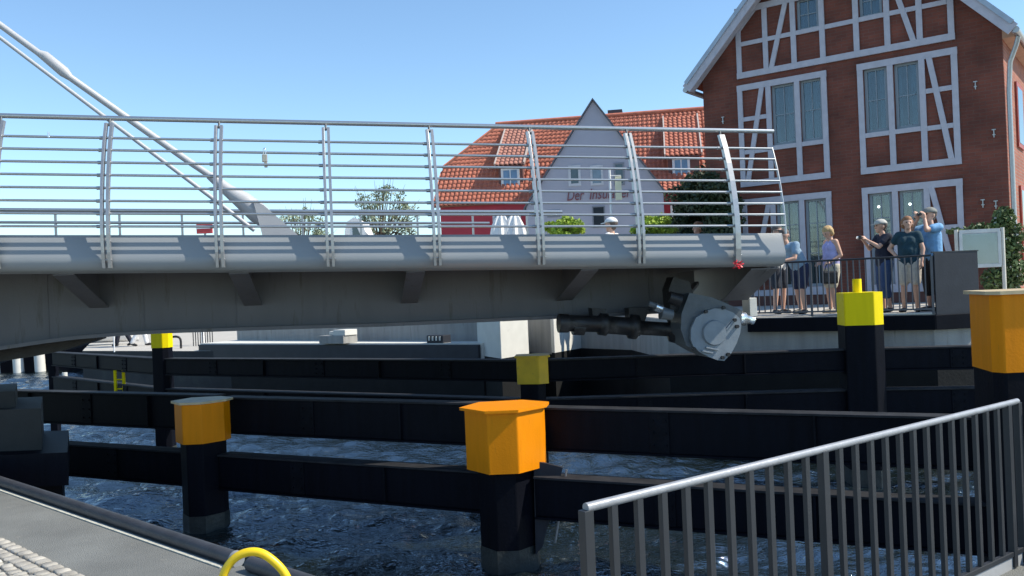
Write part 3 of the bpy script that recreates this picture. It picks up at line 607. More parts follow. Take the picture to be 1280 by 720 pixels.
for i in range(26):
    a = r.uniform(0, 6.28); R = r.uniform(.01, .05); c = B(s_ + R * math.cos(a), .17 + r.uniform(-.02, .02), z_ + R * .8 * math.sin(a)); d = Vector((r.uniform(-1, 1), r.uniform(-1, 1), r.uniform(-1, 1))).normalized(); e = d.orthogonal().normalized()
    m.prism([c, c + d * .035 + e * .012, c + d * .05, c + d * .035 - e * .012], d.cross(e) * .003)
tag(obj('ribbon_rosette', m, mat('red_ribbon', (.7, .02, .04), .5)), 'crumpled red ribbon rosette tied to the foot of the last bridge post', 'ribbon')

# ---------------------------------------------------------------- half-timbered building
fd = Vector((-.8, .6, 0)); fn = Vector((-.6, -.8, 0)); F0 = Vector((10.8, 19, 0)); ZG = PZ + .012
def Fp(u, z, o=0): return F0 + fd * u + fn * o + Vector((0, 0, z))
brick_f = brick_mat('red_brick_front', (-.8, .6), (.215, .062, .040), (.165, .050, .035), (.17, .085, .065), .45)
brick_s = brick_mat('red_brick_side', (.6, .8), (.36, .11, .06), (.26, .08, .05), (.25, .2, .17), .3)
hb_ = thing('half_timbered_building', 'tall red brick building with white half-timbered panels and blue-grey windows', 'building', V3(F0, ZG))
UW = 6.95; EZ = 7.07
gab = [(0.0, ZG), (0.0, EZ), (1.91, 9.08), (5.04, 9.08), (UW, EZ), (UW, ZG)]
# openings: list of (u0,u1,z0,z1)
wins = [(3.88, 4.41, 7.83, 8.62), (2.42, 2.93, 7.83, 8.62)]
for u0, u1 in ((5.12, 4.53), (4.40, 3.87), (2.89, 2.38), (2.22, 1.69)):
    wins.append((min(u0, u1), max(u0, u1), 5.12, 6.63)); wins.append((min(u0, u1), max(u0, u1), 1.56, 3.71))
obj('front_wall', MB().prism([Fp(u, z, -.16) for u, z in gab], fn * -.25), brick_f, hb_)
# brick skin with real openings: strips between breaks
m = MB(); us = sorted({0.0, UW} | {w_[0] for w_ in wins} | {w_[1] for w_ in wins} | {1.91, 5.04}); zs = sorted({ZG, EZ, 9.08} | {w_[2] for w_ in wins} | {w_[3] for w_ in wins})
def roofz(u): return min(9.08, EZ + u * (2.01 / 1.91), EZ + (UW - u) * (2.01 / 1.91))
for i in range(len(us) - 1):
    for j in range(len(zs) - 1):
        uc, zc = (us[i] + us[i + 1]) / 2, (zs[j] + zs[j + 1]) / 2
        if any(a < uc < b and c < zc < d for a, b, c, d in wins): continue
        z0, z1 = zs[j], zs[j + 1]; u0, u1 = us[i], us[i + 1]
        ra, rb_ = roofz(u0), roofz(u1)
        if max(ra, rb_) <= z0: continue
        poly = [(u0, z0)] + ([(u1, z0)] if rb_ > z0 else []) 
        if rb_ <= z0: 
            k_ = u0 + (u1 - u0) * (ra - z0) / (ra - rb_); poly = [(u0, z0), (k_, z0)]
        if ra <= z0:
            k_ = u1 - (u1 - u0) * (rb_ - z0) / (rb_ - ra); poly = [(k_, z0), (u1, z0)]
        tops = []
        def top(u, rz): return (u, min(z1, rz))
        if rb_ > z0: tops.append(top(u1, rb_))
        if (ra - z1) * (rb_ - z1) < 0:
            k_ = u0 + (u1 - u0) * (z1 - ra) / (rb_ - ra); tops.append((k_, z1))
        if ra > z0: tops.append(top(u0, ra))
        m.prism([Fp(u, z, 0) for u, z in poly + tops], fn * -.16)
obj('front_brickwork', m, brick_f, hb_)
sdv = -fn
def Sp(v, z, o=0): return F0 + sdv * v - fd * o + Vector((0, 0, z))
obj('side_wall', MB().prism([Sp(.001, ZG), Sp(14, ZG), Sp(14, EZ), Sp(.001, EZ)], fd * .2), brick_s, hb_)
obj('side_wall', MB().prism([Fp(UW - .001, ZG, -.2), Fp(UW - .001, ZG, -14), Fp(UW - .001, EZ, -14), Fp(UW - .001, EZ, -.2)], fd * -.2), brick_s, hb_)
obj('plinth', MB().prism([Fp(-.03, ZG, .001), Fp(UW + .02, ZG, .001), Fp(UW + .02, ZG + .28, .001), Fp(-.03, ZG + .28, .001)], fn * .03), mat('plinth_brick', (.13, .06, .05), .9, 0, .2, 4), hb_)
# timber members
def member(name, u0, z0, u1, z1, wd, th=.05, par=None):
    a = Fp(u0, z0, .012 + th / 2); b = Fp(u1, z1, .012 + th / 2)
    return obj(name, MB().beam(a, b, th, wd, up=fn.cross((b - a).normalized())), timber_white, par or hb_, bevel=.006)
def jit(): return rnd.uniform(-.004, .004)
def panel(u0, u1, z0, z1, posts, rails, braces, wd=.15):
    f = obj('timber_frame', MB().prism([Fp(u0, z0, .01), Fp(u1, z0, .01), Fp(u1, z0 + wd, .01), Fp(u0, z0 + wd, .01)], fn * .052), timber_white, hb_, bevel=.006)
    obj('timber_rail', MB().prism([Fp(u0, z1 - wd, .01), Fp(u1, z1 - wd, .01), Fp(u1, z1, .01), Fp(u0, z1, .01)], fn * .050), timber_white, f, bevel=.006)
    for p in posts:
        a, b = (p, None) if not isinstance(p, tuple) else p
        member('timber_post', a, z0 + wd - .002, a, (b or z1 - wd) + .002, .13, .046 + jit(), f)
    for r_0, r_1, z in rails: member('timber_rail', r_0, z, r_1, z, .11, .040 + jit(), f)
    for (a, b, c, d) in braces: member('timber_brace', a, b, c, d, .12, .054 + jit(), f)
    return f
# attic band
panel(.91, 5.98, 6.93, 8.73, [.98, 1.63, 2.32, 3.01, 3.80, 4.50, 5.21, (5.91, 8.15)],
      [(1.05, 1.57, 7.80), (1.69, 2.26, 7.80), (2.38, 2.95, 7.80), (3.07, 3.74, 7.80), (3.86, 4.44, 7.80), (4.56, 5.15, 7.80), (5.27, 5.85, 7.80)],
      [(2.20, 8.62, 1.76, 7.05), (4.66, 8.62, 5.08, 7.05)])
member('timber_brace', 5.95, 8.12, 5.42, 8.68, .13, .03)
member('timber_brace', .95, 8.12, 1.48, 8.68, .13, .03)
for (a, b, sgn) in ((3.74, 6.0, 1), (.88, 3.03, -1)):
    ou = b if sgn > 0 else a      # outer side carries the braces
    inn = a if sgn > 0 else b
    w_a = (3.81, 4.465, 5.19) if sgn > 0 else (2.965, 2.30, 1.62)
    pts = [w_a[0], w_a[1], w_a[2], ou - sgn * .07]
    fr_ = [(w_a[0], w_a[1]), (w_a[1], w_a[2])]
    rails = [(min(x, y) + .065, max(x, y) - .065, 5.06) for x, y in fr_]
    rails += [(min(w_a[2], ou - sgn * .07) + .065, max(w_a[2], ou - sgn * .07) - .065, z) for z in (5.88, 5.04)]
    panel(a, b, 4.16, 6.76, pts, rails, [(w_a[2] + sgn * .16, 6.62, ou - sgn * .20, 4.30)])
    rails = [(min(x, y) + .065, max(x, y) - .065, 1.50) for x, y in fr_]
    rails += [(min(w_a[2], ou - sgn * .07) + .065, max(w_a[2], ou - sgn * .07) - .065, z) for z in (2.78,)]
    panel(a, b, 1.36, 3.84, pts, rails, [(w_a[2] + sgn * .10, 3.70, ou - sgn * .18, 1.50)])
lamp = bpy.data.materials.new('room_lamp_glow'); lamp.use_nodes = True; lamp.node_tree.nodes['Principled BSDF'].inputs['Emission Color'].default_value = (1, .95, .85, 1); lamp.node_tree.nodes['Principled BSDF'].inputs['Emission Strength'].default_value = 3
for i, (a, b, c, d) in enumerate(wins):
    open_d = (c < 2)
    fr = obj('window', MB().prism([Fp(a, c, -.05), Fp(b, c, -.05), Fp(b, c + .07, -.05), Fp(a, c + .07, -.05)], fn * -.05), frame_grey, hb_)
    m = MB()
    for (x0, x1, z0, z1) in ((a, a + .065, c + .07, d), (b - .065, b, c + .07, d), (a + .065, b - .065, d - .07, d)):
        m.prism([Fp(x0, z0, -.051), Fp(x1, z0, -.051), Fp(x1, z1, -.051), Fp(x0, z1, -.051)], fn * -.048)
    obj('frame', m, frame_grey, fr)
    m = MB(); um = (a + b) / 2
    for z in ((c + d) / 2,) if not open_d else (c + (d - c) * .38, c + (d - c) * .72):
        m.prism([Fp(a + .06, z - .01, -.062), Fp(b - .06, z - .01, -.062), Fp(b - .06, z + .01, -.062), Fp(a + .06, z + .01, -.062)], fn * -.03)
    m.prism([Fp(um - .01, c + .06, -.061), Fp(um + .01, c + .06, -.061), Fp(um + .01, d - .06, -.061), Fp(um - .01, d - .06, -.061)], fn * -.03)
    obj('glazing_bars', m, frame_grey, fr)
    obj('pane', MB().prism([Fp(a + .06, c + .06, -.078), Fp(b - .06, c + .06, -.078), Fp(b - .06, d - .06, -.078), Fp(a + .06, d - .06, -.078)], fn * -.006), pane, fr)
    # pleated curtain
    m = MB(); n_ = 26; us_ = [a + .05 + (b - a - .1) * k / n_ for k in range(n_ + 1)]
    vs = []
    full = rnd.random() < .5
    for k, u in enumerate(us_):
        o = -.118 + .016 * math.sin(k * 1.9 + i); vs += [Fp(u, c + .05, o), Fp(u, d - .05, o)]
    rng = [k for k in range(n_) if (full and not open_d) or k < 9 or k > 20]
    m.add(vs, [(2 * k, 2 * k + 1, 2 * k + 3, 2 * k + 2) for k in rng], True); obj('curtain', m, curtain, fr)
    obj('room_back', MB().prism([Fp(a + .02, c + .02, -.145), Fp(b - .02, c + .02, -.145), Fp(b - .02, d - .02, -.145), Fp(a + .02, d - .02, -.145)], fn * -.01), mat('room_darkness', (.035, .05, .065), .9, 0, .5, 2), fr)
    obj('sill', MB().prism([Fp(a - .0, c - .03, -.06), Fp(b + .0, c - .03, -.06), Fp(b + .0, c, -.06), Fp(a - .0, c, -.06)], fn * .05), timber_white, fr)
    if open_d and b < 3: obj('room_lamp', MB().capsule(Fp(a + .33, d - .33, -.13), .032, Fp(a + .33, d - .33, -.132), .032), lamp, fr)
# wall anchors
for u, z in ((6.42, 5.95), (.55, 5.85), (.23, 4.75), (.5, 3.25), (.25, 3.2)):
    m = MB().beam(Fp(u, z - .09, .02), Fp(u, z + .09, .02), .02, .03, fn); m.beam(Fp(u - .04, z + .08, .022), Fp(u + .04, z + .08, .022), .02, .03, fn); m.beam(Fp(u - .03, z - .03, .022), Fp(u + .03, z - .03, .022), .02, .03, fn)
    obj('wall_anchor', m, galv, hb_)
# roof with half hip
tile_m = mat('red_clay_tiles', (.50, .115, .05), .75, 0, .22, 5, .2, 30, dirt=((.22, .07, .05), 2.2, .66))
OH = .42; DEP = -14
def roof_plane(p, sg):
    return MB().prism(p, sg)
k_ = 2.01 / 1.91; RU = 3.475; RZ = EZ + 3.475 * k_ + .12
e = .26
L1 = [Fp(UW + e, EZ - e * k_ + .12, OH), Fp(5.04, 9.08 + .12, OH), Fp(5.04, 9.08 + .12, OH) , Fp(RU, RZ, -1.6), Fp(RU, RZ, DEP), Fp(UW + e, EZ - e * k_ + .12, DEP)]
L1 = [L1[0], L1[1], L1[3], L1[4], L1[5]]
R1_ = [Fp(-e, EZ - e * k_ + .12, OH), Fp(1.91, 9.08 + .12, OH), Fp(RU, RZ, -1.6), Fp(RU, RZ, DEP), Fp(-e, EZ - e * k_ + .12, DEP)]
roof_l = obj('roof', MB().prism(L1, (0, 0, .10)), tile_m, hb_); obj('roof', MB().prism(R1_, (0, 0, .10)), tile_m, hb_)
obj('half_hip', MB().prism([Fp(1.7, 9.06, OH + .25), Fp(5.25, 9.06, OH + .25), Fp(RU, RZ, -1.6)], (0, 0, .10)), tile_m, hb_)
obj('half_hip_eave', MB().beam(Fp(1.6, 9.03, OH + .1), Fp(5.35, 9.03, OH + .1), .34, .08), steel_black, hb_)
for s_, nm_ in ((1, 'l'), (-1, 'r')):
    ue, ut = (UW + e, 5.04) if s_ > 0 else (-e, 1.91)
    for (o0, dz, wd_, th_, mt_) in ((OH + .02, .03, .26, .05, timber_white), (OH + .05, .17, .10, .07, mat('verge_zinc', (.36, .42, .5), .4, .2))):
        a = Fp(ue, EZ - e * k_ + dz, o0); b = Fp(ut, 9.08 + dz, o0)
        obj('verge_board', MB().beam(a, b, th_, wd_, up=fn.cross((b - a).normalized())), mt_, hb_)
    obj('soffit', MB().prism([Fp(ue, EZ - e * k_ - .02, .02), Fp(ut, 9.06, .02), Fp(ut, 9.06, OH), Fp(ue, EZ - e * k_ - .02, OH)], (0, 0, .03)), timber_white, hb_)
obj('gutter', MB().tube([Fp(-e - .05, EZ - e * k_ + .02, OH), Fp(-e - .05, EZ - e * k_ + .02, DEP)], .07, 12), galv, hb_)
obj('gutter', MB().tube([Fp(UW + e + .05, EZ - e * k_ + .02, OH), Fp(UW + e + .05, EZ - e * k_ + .02, DEP)], .07, 12), galv, hb_)
dp = obj('downpipe', MB().tube([Fp(-e - .05, EZ - e * k_ - .05, .05), Fp(-e, EZ - e * k_ - .22, .02), Fp(-.12, EZ - e * k_ - .55, -.05), Fp(-.08, 5.6, -.05), Fp(-.08, ZG, -.05)], .05, 12), galv, hb_)
# side windows (lit side)
for v in (1.6, 4.0, 6.4):
    for z0, z1 in ((1.9, 3.7), (4.6, 6.1)):
        f = obj('window', MB().prism([Sp(v, z0, .0), Sp(v + 1, z0, .0), Sp(v + 1, z1, .0), Sp(v, z1, .0)], -fd * .05), mat('red_brown_frame', (.32, .05, .03), .5), hb_)
        obj('pane', MB().prism([Sp(v + .1, z0 + .1, .051), Sp(v + .9, z0 + .1, .051), Sp(v + .9, z1 - .1, .051), Sp(v + .1, z1 - .1, .051)], -fd * .006), glass, f)
obj('eave_cornice', MB().beam(Sp(-.0, EZ - .2, .12), Sp(14, EZ - .2, .12), .24, .2), mat('ochre_cornice', (.5, .3, .2), .8), hb_)

# ---------------------------------------------------------------- red roofed inn with grey gable
r10 = math.radians(10); hd = Vector((math.cos(r10), -math.sin(r10), 0)); hn = Vector((-math.sin(r10), -math.cos(r10), 0))
H0 = V3(at(552, 300, 45), 0)
def Hp(u, v, z): return H0 + hd * u - hn * v + Vector((0, 0, z))     # u along, v into the house
def hp_uv(x, y, v):     # pixel to (u,z) on the plane v
    d = at(x, y, 1) - EYE; q = H0 - hn * v; k = (q - EYE).dot(hn) / d.dot(hn); p = EYE + d * k
    return (p - H0).dot(hd), p.z
inn = thing('inn', 'house with a red tiled roof, red walls and a large grey gable lettered in red', 'house', V3(H0, PZ))
ez = hp_uv(600, 249, 0)[1]; RV = 4.6; rz = hp_uv(620, 156.5, RV)[1]
UL = 15.0
obj('wall', MB().prism([Hp(0, 0, PZ), Hp(UL, 0, PZ), Hp(UL, 0, ez), Hp(0, 0, ez)], -hn * .3), red_wall, inn)
obj('wall', MB().prism([Hp(0, .3, PZ), Hp(0, 9.2, PZ), Hp(0, 9.2, ez), Hp(0, 7.4, ez + 1.5), Hp(0, 2.0, ez + 1.5), Hp(0, .3, ez)], hd * .3), red_wall, inn)
# corrugated tile sheet on an arbitrary plane: origin, along, up-slope, polygon mask in (a,b)
def tiles(name, O, A, Bv, la, lb, inside, par, m_, pitch=.24, row=.34, amp=.034):
    A = A.normalized(); Bv = Bv.normalized(); N = A.cross(Bv).normalized(); 
    if N.z < 0: N = -N
    m = MB(); na = int(la / (pitch / 6)); nb = int(lb / row)
    for j in range(nb + 1):
        b0 = j * row; b1 = min(lb, b0 + row)
        if b1 - b0 < .02: continue
        # clip the row by inside(b) -> (a0,a1)
        l0, h0 = inside(b0); l1, h1 = inside(b1)
        vs = []; k_n = na
        for k in range(k_n + 1):
            t_ = k / k_n; a0 = l0 + (h0 - l0) * t_; a1 = l1 + (h1 - l1) * t_
            f0 = amp * math.sin(2 * PI * a0 / pitch) + .5 * amp * math.sin(4 * PI * a0 / pitch + .6); f1 = amp * math.sin(2 * PI * a1 / pitch) + .5 * amp * math.sin(4 * PI * a1 / pitch + .6)
            vs += [O + A * a0 + Bv * b0 + N * (f0 + .045), O + A * a1 + Bv * b1 + N * (f1 + .01), O + A * a0 + Bv * b0 + N * (f0)]
        m.add(vs, [(3 * k, 3 * k + 3, 3 * k + 4, 3 * k + 1) for k in range(k_n)] + [(3 * k + 2, 3 * k + 5, 3 * k + 3, 3 * k) for k in range(k_n)], True)
    return obj(name, m, m_, par)
tile2 = mat('orange_pantiles', (.52, .165, .10), .75, 0, .2, 3.5, dirt=((.36, .10, .06), 1.6, .66))
sv = Vector((0, 0, rz - ez)) - hn * RV; sl_len = sv.length
gl = hp_uv(549, 208, 2.1)
hb0 = sl_len * .46
def ins(b):
    lo = -.35 if b < hb0 else -.35 + (b - hb0) / (sl_len - hb0) * 2.6
    return lo, UL + .2
base_o = Hp(0, -.25, ez - .25 * (rz - ez) / RV)
tiles('roof', base_o, hd, sv, UL, sl_len + .3, ins, inn, tile2)
obj('roof_deck', MB().prism([Hp(-.3, -.2, ez - .25), Hp(UL + .2, -.2, ez - .25), Hp(UL + .2, RV, rz - .06), Hp(2.2, RV, rz - .06), Hp(-.3, RV * .46, ez + (rz - ez) * .46 - .06)], -hn * .02 + Vector((0, 0, -.08))), mat('roof_batten', (.2, .08, .05), .8), inn)
obj('roof_back', MB().prism([Hp(-.3, 2 * RV + .2, ez - .25), Hp(UL + .2, 2 * RV + .2, ez - .25), Hp(UL + .2, RV, rz), Hp(2.25, RV, rz), Hp(-.3, RV * 1.54, ez + (rz - ez) * .46)], (0, 0, -.08)), tile2, inn)
obj('half_hip', MB().prism([Hp(-.38, RV * .46, ez + (rz - ez) * .46), Hp(-.38, RV * 1.54, ez + (rz - ez) * .46), Hp(2.25, RV, rz + .03)], (0, 0, -.08)), tile2, inn)
obj('ridge_tiles', MB().tube([Hp(2.2, RV, rz + .06), Hp(UL + .2, RV, rz + .06)], .12, 8), tile2, inn)
# grey gable wing
GV = -1.6
ga = hp_uv(741, 126, GV); gL = hp_uv(657, 237, GV); gR = hp_uv(829, 238, GV)
slope = (ga[1] - gR[1]) / (gR[0] - ga[0]); gzL = ga[1] - slope * (ga[0] - gL[0])
wing = obj('gable_wall', MB().prism([Hp(gL[0], GV, PZ), Hp(gR[0], GV, PZ), Hp(gR[0], GV, gR[1]), Hp(ga[0], GV, ga[1]), Hp(gL[0], GV, gzL)], -hn * 1.9), grey_render, inn)
for (u, z) in ((gL[0] - .12, gzL - .12 * slope), (gR[0] + .12, gR[1] - .12 * slope)):
    obj('gable_roof', MB().prism([Hp(u, GV - .15, z + .03), Hp(ga[0], GV - .15, ga[1] + .03), Hp(ga[0], GV - .15, ga[1] + .12), Hp(u, GV - .15, z + .12)], -hn * 6.3), mat('dark_verge', (.12, .13, .16), .6), inn)
def inn_win(px, v, frame_m, glass_m, fw=.09, proud=.03, bars=True):
    (x0, y0, x1, y1) = px; a = hp_uv(x0, y1, v); b = hp_uv(x1, y0, v)
    u0, z0, u1, z1 = a[0], a[1], b[0], b[1]
    f = MB()
    for (p, q, r_, s_) in ((u0, u1, z0, z0 + fw), (u0, u1, z1 - fw, z1), (u0, u0 + fw, z0 + fw, z1 - fw), (u1 - fw, u1, z0 + fw, z1 - fw)):
        f.prism([Hp(p, v - proud, r_), Hp(q, v - proud, r_), Hp(q, v - proud, s_), Hp(p, v - proud, s_)], -hn * (proud + .01))
    if bars:
        um = (u0 + u1) / 2; zm = z0 + (z1 - z0) * .62
        f.prism([Hp(um - .03, v - proud + .006, z0 + fw), Hp(um + .03, v - proud + .006, z0 + fw), Hp(um + .03, v - proud + .006, z1 - fw), Hp(um - .03, v - proud + .006, z1 - fw)], -hn * proud)
    w_ = obj('window', f, frame_m, inn)
    obj('pane', MB().prism([Hp(u0 + fw, v - .012, z0 + fw), Hp(u1 - fw, v - .012, z0 + fw), Hp(u1 - fw, v - .012, z1 - fw), Hp(u0 + fw, v - .012, z1 - fw)], -hn * .01), glass_m, w_)
    return w_
pgl = mat('pale_reflecting_glass', (.14, .20, .27), .1, 0, .2, 3, spec=.9); bgl = mat('blue_glass', (.10, .2, .36), .1, 0, .3, 3, spec=.9)
lg = mat('light_grey_frame', (.52, .54, .58), .6)
inn_win((711, 206, 725.5, 233), GV, lg, glass, .12, bars=False); inn_win((738.5, 206, 753.5, 232), GV, lg, pgl, .1, bars=False); inn_win((768, 203, 780, 232), GV, mat('slate_frame', (.2, .22, .26), .6), glass, .08, bars=False)
inn_win((741, 257, 756, 285), GV, mat('slate_frame', (.2, .22, .26)), dark_in, .06, bars=False)
inn_win((684, 262, 700, 272), GV, mat('slate_frame', (.2, .22, .26)), glass, .06, bars=False)
# lettering
sign_m = mat('dark_red_lettering', (.20, .06, .075), .6)
for word, xa, xb in (('Der', 708, 730), ('Insulaner', 736, 789)):
    tcv = bpy.data.curves.new('lettering', 'FONT'); tcv.body = word; tcv.size = 1.0; tcv.shear = .25; tcv.extrude = .02; tcv.offset = -.004
    to = bpy.data.objects.new('tmp', tcv); C.objects.link(to); bpy.context.view_layer.update()
    tm = bpy.data.meshes.new_from_object(to.evaluated_get(bpy.context.evaluated_depsgraph_get())); bpy.data.objects.remove(to)
    a = hp_uv(xa, 250, GV); b = hp_uv(xb, 238, GV); vx = [v.co.copy() for v in tm.vertices]; wx = max(v.x for v in vx); hx = max(v.y for v in vx)
    p0 = Hp(a[0], GV - .03, hp_uv(748, 250, GV)[1] + .05); sc = (b[0] - a[0]) / wx; sy_ = .50 / hx
    Lm = MB(); Lm.add([p0 + hd * v.x * sc + Vector((0, 0, v.y * sy_)) + hn * v.z for v in vx], [tuple(p.vertices) for p in tm.polygons]); bpy.data.meshes.remove(tm)
    obj('lettering', Lm, sign_m, inn)
# chimney
c_ = hp_uv(769, 141, RV + 1.2)
obj('chimney', MB().prism([Hp(c_[0] - .4, RV + .9, rz - .8), Hp(c_[0] + .4, RV + .9, rz - .8), Hp(c_[0] + .4, RV + .9, c_[1] + .12), Hp(c_[0] - .4, RV + .9, c_[1] + .12)], -hn * .7), mat('dark_chimney', (.07, .07, .08), .8), inn)
# dormers: front face plane, shed roof up into the main slope
def dormer(xl, xr, ytop, ymid, ybot, v, wpx, tile_mat):
    a = hp_uv(xl, ybot, v); b = hp_uv(xr, ymid, v); u0, u1, z0, z1 = a[0], b[0], a[1], b[1]
    vt = RV * .9; zt = ez + (rz - ez) * .9
    d = obj('dormer', MB().prism([Hp(u0, v, z0), Hp(u0, v, z1), Hp(u0, vt, zt - .05), Hp(u0, max(v + .5, (z0 - ez) / (rz - ez) * RV), z0)], hd * (u1 - u0)), mat('dormer_slate', (.16, .07, .06), .8), inn)
    O = Hp(u0 - .12, v - .25, z1 + .02); up_ = Hp(u0 - .12, vt, zt + .1) - O; L_ = up_.length
    tiles('dormer_roof', O, hd, up_, u1 - u0 + .24, L_, lambda b_: (0, u1 - u0 + .24), inn, tile_mat)
    for u in (u0 - .14, u1 + .12): obj('dormer_verge', MB().beam(Hp(u, v - .27, z1 + .05), Hp(u, vt, zt + .13), .07, .16), mat('pale_verge', (.5, .42, .38), .7), inn)
    obj('dormer_deck', MB().prism([Hp(u0 - .1, v - .22, z1 - .02), Hp(u1 + .1, v - .22, z1 - .02), Hp(u1 + .1, vt, zt), Hp(u0 - .1, vt, zt)], (0, 0, -.05)), mat('dormer_slate', (.2, .1, .08)), inn)
    return d
dormer(624, 653, 178, 206, 236, .75, None, mat('faded_pantiles', (.50, .22, .16), .75, 0, .2, 4))
inn_win((627, 209, 649, 235), .75 - .02, white_paint, bgl, .12)
dormer(836, 874, 165, 194, 225, .75, None, tile2)
inn_win((841, 196, 862, 222), .75 - .02, white_paint, bgl, .12)
# ground floor: window left, shop front right with small tiled canopy
inn_win((617, 265, 651, 300), 0, lg, pgl, .12); inn_win((839, 254, 886, 284), -.0, white_paint, pgl, .15)
a = hp_uv(829, 238, -.8); b = hp_uv(884, 227, 0)
tiles('canopy', Hp(a[0], -.9, a[1] - .02), hd, Hp(a[0], 0, b[1] + .15) - Hp(a[0], -.9, a[1]), b[0] - a[0], 1.1, lambda b_: (0, b[0] - a[0]), inn, tile2)
obj('canopy_board', MB().prism([Hp(a[0], -.86, a[1] - .08), Hp(b[0], -.86, a[1] - .08), Hp(b[0], 0, b[1] + .05), Hp(a[0], 0, b[1] + .05)], (0, 0, -.05)), white_paint, inn)
# ---------------------------------------------------------------- vegetation
def leaves(n, vol, size, seed, aspect=.55):
    """vol: list of (centre, radii); many small leaf quads scattered through clumps"""
    r = np.random.RandomState(seed); vs = []; 
    per = [max(1, int(n * w_)) for _, _, w_ in vol]
    for (c, R, _), k in zip(vol, per):
        d = r.normal(size=(k, 3)); d /= np.linalg.norm(d, axis=1)[:, None]; q = d * (r.uniform(.15, 1, (k, 1)) ** .45) * np.array(R) + np.array(c)
        nrm = r.normal(size=(k, 3)) + d * .6; nrm /= np.linalg.norm(nrm, axis=1)[:, None]
        t1 = np.cross(nrm, r.normal(size=(k, 3))); t1 /= np.linalg.norm(t1, axis=1)[:, None]; t2 = np.cross(nrm, t1)
        s = size * r.uniform(.6, 1.4, (k, 1)); vs.append(np.stack([q - t1 * s, q + t2 * s * aspect, q + t1 * s, q - t2 * s * aspect], 1))
    v = np.concatenate(vs).reshape(-1, 3); f = [tuple(range(i, i + 4)) for i in range(0, len(v), 4)]
    return MB().add([tuple(x) for x in v], f)
def clumps(c, R, k, r, seed):
    q = random.Random(seed); out = []
    for i in range(k):
        d = Vector((q.gauss(0, 1), q.gauss(0, 1), q.gauss(0, 1))).normalized() * q.uniform(.3, 1) ** .5
        out.append((Vector((c[0] + d.x * R[0], c[1] + d.y * R[1], c[2] + d.z * R[2])), [r * q.uniform(.6, 1.3)] * 2 + [r * q.uniform(.5, .9)], 1 / k))
    return out
def tree(label, base, h, R, m, n, seed, size=.1, cl=26, lean=0, cr=.5):
    t = thing('tree', label, 'tree', base); q = random.Random(seed)
    topc = base + Vector((lean, 0, h * .62)); vol = clumps(topc, (R, R, h * .34), cl, cr, seed)
    m_ = MB(); m_.tube(spline([base, base + Vector((lean * .3, .1, h * .25)), base + Vector((lean * .7, 0, h * .5)), base + Vector((lean, 0, h * .9))]), [.16 * (1 - i / 20) for i in range(19)], 10)
    obj('trunk', m_, bark, t)
    m_ = MB()
    for c, rr_, _ in vol:
        hz_ = q.uniform(.25, .6) * h; s = base + Vector((lean * hz_ / h, 0, hz_)); m_.tube([s, (s + c) / 2 + Vector((0, 0, -.15)), c, c + (c - s) * .25], [.05, .035, .018, .006], 6)
    obj('limbs', m_, bark, t)
    obj('crown', leaves(n, vol, size, seed), m, t); return t
b1 = at(376, 300, 55); tree('sparse pale tree with autumn tinted leaves, left of the two seen above the deck', Vector((b1.x, 55, PZ)), 6.6, 1.9, leaf_pale, 4200, 1, .075, 90, 0, .42)
b1 = at(474, 300, 52); tree('feathery pale green tree, right of the two seen above the deck', Vector((b1.x, 52, PZ)), 7.6, 2.0, leaf_pale, 5200, 2, .075, 100, .3, .42)
b1 = at(880, 300, 30); tree('dark leafy tree between the inn and the brick building', Vector((b1.x, 30, PZ)), 4.5, 1.0, leaf_dark, 15000, 3, .08, 34, .2, .6)
b1 = at(901, 300, 22); tree('dark bushy tree right in front of the left corner of the brick building', Vector((b1.x, 22.1, PZ)), 3.55, .42, leaf_dark, 11000, 9, .06, 34, 0, .42)
def shrub(name, label, c, R, m, n, seed, size, cl=14, cr=.3, stem=True, group=None):
    t = thing(name, label, 'shrub', (c.x, c.y, PZ), group)
    vol = clumps(c, R, cl, cr, seed); m_ = MB()
    for q_, _, _ in vol: m_.tube([Vector((c.x, c.y, PZ)), (Vector((c.x, c.y, PZ)) + q_) / 2 + Vector((.05, 0, .1)), q_], [.03, .02, .008], 6)
    obj('stems', m_, bark, t); obj('foliage', leaves(n, vol, size, seed), m, t); return t
p = at(702, 288, 28); shrub('lime_shrub', 'lime green shrub in front of the left half of the grey gable', p, (.55, .4, .32), leaf_lime, 5000, 11, .05, 14, .26)
p = at(811, 286, 28); shrub('lime_shrub', 'wider lime green shrub at the right foot of the grey gable', p, (.68, .4, .34), leaf_lime, 6500, 12, .05, 16, .28)
p = at(1250, 335, 17.3)
t = thing('climbing_rose', 'green climbing plant with small white flowers beside the downpipe and notice board', 'climber', Vector((p.x, 18.3, ZG)))
vol = []
q = random.Random(8)
for (x, y, rx, rz_, w_) in ((1255, 275, .22, .28, .16), (1250, 310, .35, .3, .2), (1226, 285, .35, .10, .07), (1215, 292, .3, .08, .06), (1264, 340, .3, .4, .2), (1256, 380, .28, .35, .13), (1240, 350, .2, .25, .08), (1196, 289, .2, .06, .03), (1270, 300, .2, .4, .1), (1208, 300, .12, .12, .02)):
    c = at(x, y, 17.9); vol.append((c, (rx, .22, rz_), w_))
m_ = MB(); b0 = Vector((at(1262, 390, 18).x, 18.1, ZG))
for c, _, _ in vol: m_.tube(spline([b0, (b0 + c) / 2 + Vector((.15, .1, .1)), c]), [.022] * 13, 6)
obj('stems', m_, bark, t); obj('foliage', leaves(5200, vol, .045, 21), leaf_mid, t)
fl = [(c, tuple(a * .95 for a in R), w_) for c, R, w_ in vol]; obj('blossom', leaves(170, fl, .035, 33, .9), mat('cream_petals', (.75, .7, .6), .6), t)
